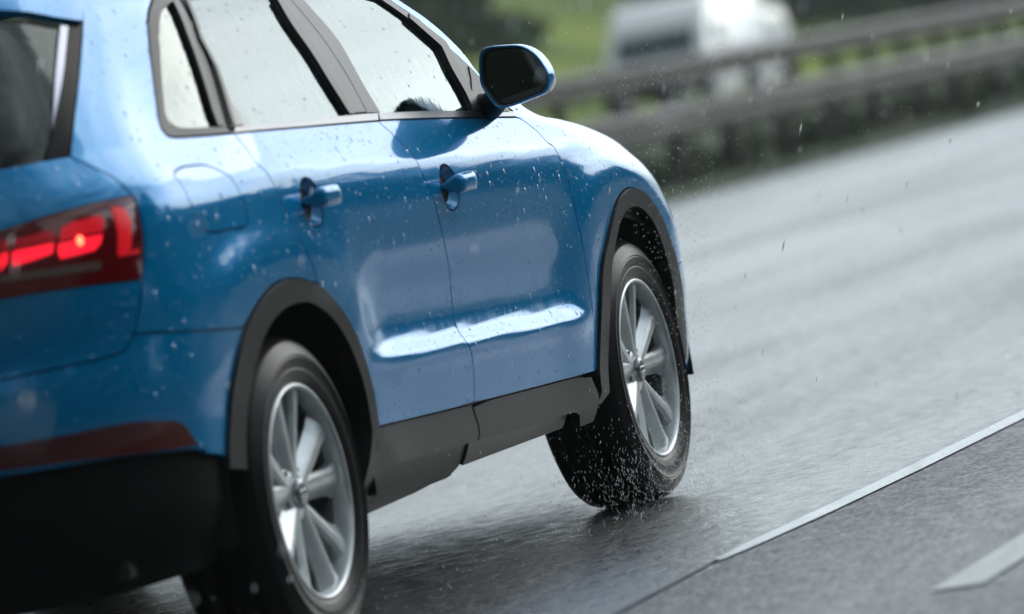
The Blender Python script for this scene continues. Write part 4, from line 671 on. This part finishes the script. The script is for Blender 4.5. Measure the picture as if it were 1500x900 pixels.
VAN = vehicle('white_van', 'white van with lit headlamps on the far carriageway behind the guardrails', (VX, VY, .5), vprof, VW,
    [('windscreen', [[(.435, -.76, 1.0), (.435, .76, 1.0), (.785, .72, 1.47), (.785, -.72, 1.47)]]), ('side_window', [sidewin(.95, 1.75, 1.75, 1.2, 1.08, 1.5)])],
    [(.95, -.86, .33), (4.0, -.86, .33), (.95, .86, .33), (4.0, .86, .33)],
    [(.03, -.60, .66, .12, .36, .26, 'headlamp'), (.03, .56, .66, .12, .42, .28, 'headlamp'), (-.01, 0, .60, .08, .72, .30, 'grille'), (.0, 0, .38, .10, 1.5, .20, 'bumper')])
cprof = [(0, .35), (-.02, .72), (.15, .92), (.9, 1.05), (1.5, 1.58), (1.9, 1.70), (3.7, 1.70), (4.15, 1.55), (4.28, 1.0), (4.3, .40), (4.0, .28), (.3, .26)]
vehicle('white_car', 'white car following the van on the far carriageway', (VX2, VY2, .5), cprof, 1.8,
    [('windscreen', [[(.92, -.72, 1.085), (.92, .72, 1.085), (1.44, .64, 1.55), (1.44, -.64, 1.55)]]), ('side_window', [sidewin(1.35, 3.6, 3.5, 1.7, 1.1, 1.45, 1.8)])],
    [(.8, -.80, .31), (3.4, -.80, .31), (.8, .80, .31), (3.4, .80, .31)], [(.05, -.65, .66, .12, .35, .14, 'headlamp'), (.05, .65, .66, .12, .35, .14, 'headlamp')])

# ------------------------------------------------------------------ woods on both sides
M['leaf_far'] = vary(mat('far_foliage', rough=.8, Specular_IOR_Level=.1), (.018, .040, .020), (.085, .13, .05), .35)
M['leaf'] = vary(mat('foliage', rough=.8, Specular_IOR_Level=.1), (.012, .028, .012), (.05, .085, .028), .5)
def wood(name, spots, seed, cards, size, label):
    rnd = np.random.default_rng(seed); V = []; F = []; n = 0
    for (x, y, z, h, r) in spots:
        k = cards; d = rnd.normal(size=(k, 3)); d /= np.linalg.norm(d, axis=1, keepdims=True); rad = rnd.random(k) ** .45
        c = np.array([x, y, z + h * .56]) + d * rad[:, None] * np.array([r, r, h * .46]) * (1 + .25 * rnd.random((k, 1)))
        a = rnd.normal(size=(k, 3)); a /= np.linalg.norm(a, axis=1, keepdims=True); b = np.cross(a, rnd.normal(size=(k, 3))); b /= np.linalg.norm(b, axis=1, keepdims=True)
        sz = size * (.5 + rnd.random((k, 1)))
        q = np.stack([c - a * sz - b * sz * .3, c - b * sz, c + a * sz + b * sz * .2, c + b * sz * .8], 1).reshape(-1, 3); V.append(q); F += [(n + 4 * i, n + 4 * i + 1, n + 4 * i + 2, n + 4 * i + 3) for i in range(k)]; n += 4 * k
        t = MB(); t.tube([(x, y, z - .5), (x, y, z + h * .7)], [r * .09, r * .03], 6); V.append(np.array([tuple(p) for p in t.v])); F += [tuple(i + n for i in f) for f in t.f]; n += len(t.v)
    o = link(name, np.vstack(V), F, M['leaf_far' if name == 'far_wood' else 'leaf'], smooth=False); tag(o, label, 'wood', kind='stuff'); return o
rs = random.Random(5)
bz = lambda y: float(np.interp(y, [27.5, 28.5, 31, 36, 50, 260], [.5, .55, 1.9, 3.2, 6.5, 18]))
sp = []
for i in range(95):
    x = rs.uniform(-60, 420); y = rs.uniform(50, 66); sp.append((x, y, bz(y) - .5, rs.uniform(4, 7.5), rs.uniform(2.2, 3.6)))
for i in range(34):
    x = rs.uniform(50, 107.5); y = rs.uniform(34, 38); sp.append((x, y, bz(y) - .6, rs.uniform(2.5, 5), rs.uniform(1.6, 2.8)))
for i in range(9):
    x = rs.uniform(104, 107.8); y = rs.uniform(34, 36); sp.append((x, y, bz(y) - .5, rs.uniform(1.0, 2.0), rs.uniform(1.0, 1.8)))
for i in range(46):
    x = rs.uniform(125, 190); y = 31 + rs.uniform(0, 2.5); sp.append((x, y, bz(y) - .6, rs.uniform(2.2, 5), rs.uniform(1.8, 3.2)))
wood('far_wood', sp, 1, 420, .42, 'dark green wood on top of the grass bank across the motorway')
sp = []
for i in range(90):
    t = rs.uniform(0, 1); x = 15 + 320 * t; sp.append((x, -(11 + .16 * x) - rs.uniform(0, 12), -.4, rs.uniform(3.2, 5.6) * (.72 + x / 88), rs.uniform(2.2, 4.0) * (.7 + x / 200)))
for i in range(34):
    x = rs.uniform(-70, 15); sp.append((x, -12 - rs.uniform(0, 9), -.4, rs.uniform(4.5, 8), rs.uniform(2.2, 3.6)))
wood('near_wood', sp, 2, 800, .45, 'row of trees along the right hand side of the motorway')
sp = []
for i in range(64):
    a = R(100) + R(140) * i / 64 + rs.uniform(-.03, .03); d = rs.uniform(42, 62); x, y = d * math.cos(a), d * math.sin(a); sp.append((x - 10, y, (bz(y) if y > 24 else 0) - .5, rs.uniform(19, 27), rs.uniform(5, 7.5)))
wood('added_wood_behind', sp, 3, 1700, .95, 'unseen tall trees added behind the camera to darken the rear of the car')  # out of view, added and made tall to cut light on the tailgate
# rank weeds under the near rail
rw = np.random.default_rng(9); k = 4500; wx = rw.uniform(18, 120, k); wy = 10.1 + rw.normal(0, .35, k); wh = rw.uniform(.08, .32, k) * (.6 + .5 * np.sin(wx * 1.7) ** 2); wa = rw.uniform(0, math.pi, k); ww = rw.uniform(.03, .09, k); ln = rw.normal(0, .12, (k, 2))
z0 = np.interp(wy, [8.45, 8.9, 10, 11.5], [0, .03, .10, .42])
V = np.stack([np.stack([wx - ww * np.cos(wa), wy - ww * np.sin(wa), z0 - .02], 1), np.stack([wx + ww * np.cos(wa), wy + ww * np.sin(wa), z0 - .02], 1), np.stack([wx + ww * .6 * np.cos(wa) + ln[:, 0], wy + ww * .6 * np.sin(wa) + ln[:, 1], z0 + wh], 1), np.stack([wx - ww * .4 * np.cos(wa) + ln[:, 0], wy - ww * .4 * np.sin(wa) + ln[:, 1], z0 + wh * .9], 1)], 1).reshape(-1, 3)
M['weed'] = vary(mat('weeds', rough=.8), (.05, .07, .03), (.13, .15, .07), .8)
o = link('tall_grass', V, [(4 * i, 4 * i + 1, 4 * i + 2, 4 * i + 3) for i in range(k)], M['weed'], smooth=False); tag(o, 'rank grass and weeds growing under the near guardrail', 'grass', kind='stuff')

# ------------------------------------------------------------------ rain and spray
wm = bpy.data.materials.new('rain_water'); wm.use_nodes = True; wt = wm.node_tree; wt.nodes.clear(); M['water'] = wm
w1 = wt.nodes.new('ShaderNodeBsdfTranslucent'); w1.inputs[0].default_value = (.95, .98, 1, 1); w2 = wt.nodes.new('ShaderNodeBsdfDiffuse'); w2.inputs[0].default_value = (.95, .98, 1, 1)
w3 = wt.nodes.new('ShaderNodeMixShader'); w3.inputs[0].default_value = .12; w4 = wt.nodes.new('ShaderNodeOutputMaterial')
wt.links.new(w1.outputs[0], w3.inputs[1]); wt.links.new(w2.outputs[0], w3.inputs[2]); wt.links.new(w3.outputs[0], w4.inputs[0])
def drops(name, pts, label, cat):
    V = []; F = []; n = 0
    for (p, d, ln, r) in pts:
        p = Vector(p); d = Vector(d).normalized(); a = d.orthogonal().normalized(); b = d.cross(a)
        vs = [p - d * ln / 2] + [p - d * ln * .1 + (a * math.cos(t) + b * math.sin(t)) * r for t in (0, 1.57, 3.14, 4.71)] + [p + d * ln / 2]
        V += vs; F += [(n, n + 2, n + 1), (n, n + 3, n + 2), (n, n + 4, n + 3), (n, n + 1, n + 4), (n + 5, n + 1, n + 2), (n + 5, n + 2, n + 3), (n + 5, n + 3, n + 4), (n + 5, n + 4, n + 1)]; n += 6
    o = link(name, V, F, M['water']); tag(o, label, cat, kind='stuff'); return o
rg = random.Random(11); pts = []
fw = Vector((.94837, .31514, -.03575)); rt = Vector(CAMR[0]); up = Vector(CAMR[1])
fall = Vector((-.12, .34, -1))
# rain fills the air over the road from near the camera to beyond the car
for i in range(5200):
    x = rg.uniform(-9, 26); y = rg.uniform(-6, 7); z = rg.uniform(.0, 3)
    if -1.0 < x < 3.6 and abs(y) < .97 and z < 1.65: continue
    pts.append(((x, y, z), (fall + Vector((rg.gauss(0, .06), rg.gauss(0, .06), 0))), rg.uniform(.014, .042), rg.uniform(.0014, .0034)))
drops('rain', pts, 'falling rain drops in the air all round the car', 'rain')
pts = []
def spray(n, c, sd_, v, lmax, rmax):
    for i in range(n):
        p = Vector((rg.gauss(c[0], sd_[0]), rg.gauss(c[1], sd_[1]), rg.gauss(c[2], sd_[2])))
        if p.z < .01: p.z = abs(p.z) + .01
        if -1 < p.x < 3.5 and abs(p.y) < .92 and p.z > .25: p.y = -.93 - abs(rg.gauss(0, .04))
        pts.append((p, v + Vector((rg.gauss(0, .4), rg.gauss(0, .4), rg.gauss(0, .5))), rg.uniform(.002, lmax), rg.uniform(.0006, rmax)))
spray(420, (2.80, -.95, .60), (.20, .05, .22), Vector((.3, -.2, .8)), .009, .0011)
spray(1100, (2.35, -.97, .08), (.32, .07, .08), Vector((0, -.1, 2.2)), .013, .0007)
spray(420, (2.45, -.93, .14), (.30, .06, .10), Vector((0, -.1, 1)), .013, .0011)
spray(240, (2.0, -.9, .10), (.5, .10, .10), Vector((0, -.1, 1)), .012, .0010)
spray(700, (3.3, -.2, 1.0), (.8, .8, .15), Vector((1, -.2, .3)), .006, .0013)
spray(200, (.3, -.96, .10), (.4, .06, .10), Vector((0, -.1, 1)), .010, .0010)
drops('spray', pts, 'water spray thrown up around the front wheel and bonnet', 'spray')

# ------------------------------------------------------------------ rain haze in the air
hm = bpy.data.materials.new('rain_haze'); hm.use_nodes = True; ht = hm.node_tree; ht.nodes.clear()
pv = ht.nodes.new('ShaderNodeVolumePrincipled'); pv.inputs['Color'].default_value = (.86, .93, .95, 1); pv.inputs['Density'].default_value = .0007; pv.inputs['Anisotropy'].default_value = 0
ho = ht.nodes.new('ShaderNodeOutputMaterial'); ht.links.new(pv.outputs[0], ho.inputs['Volume'])
b = MB(); b.box((570, 0, 14), (1300, 1900, 34)); hz = b.build('haze', hm); hz['kind'] = 'stuff'; hz['label'] = 'pale rain haze over the road'
hz.display_type = 'WIRE'
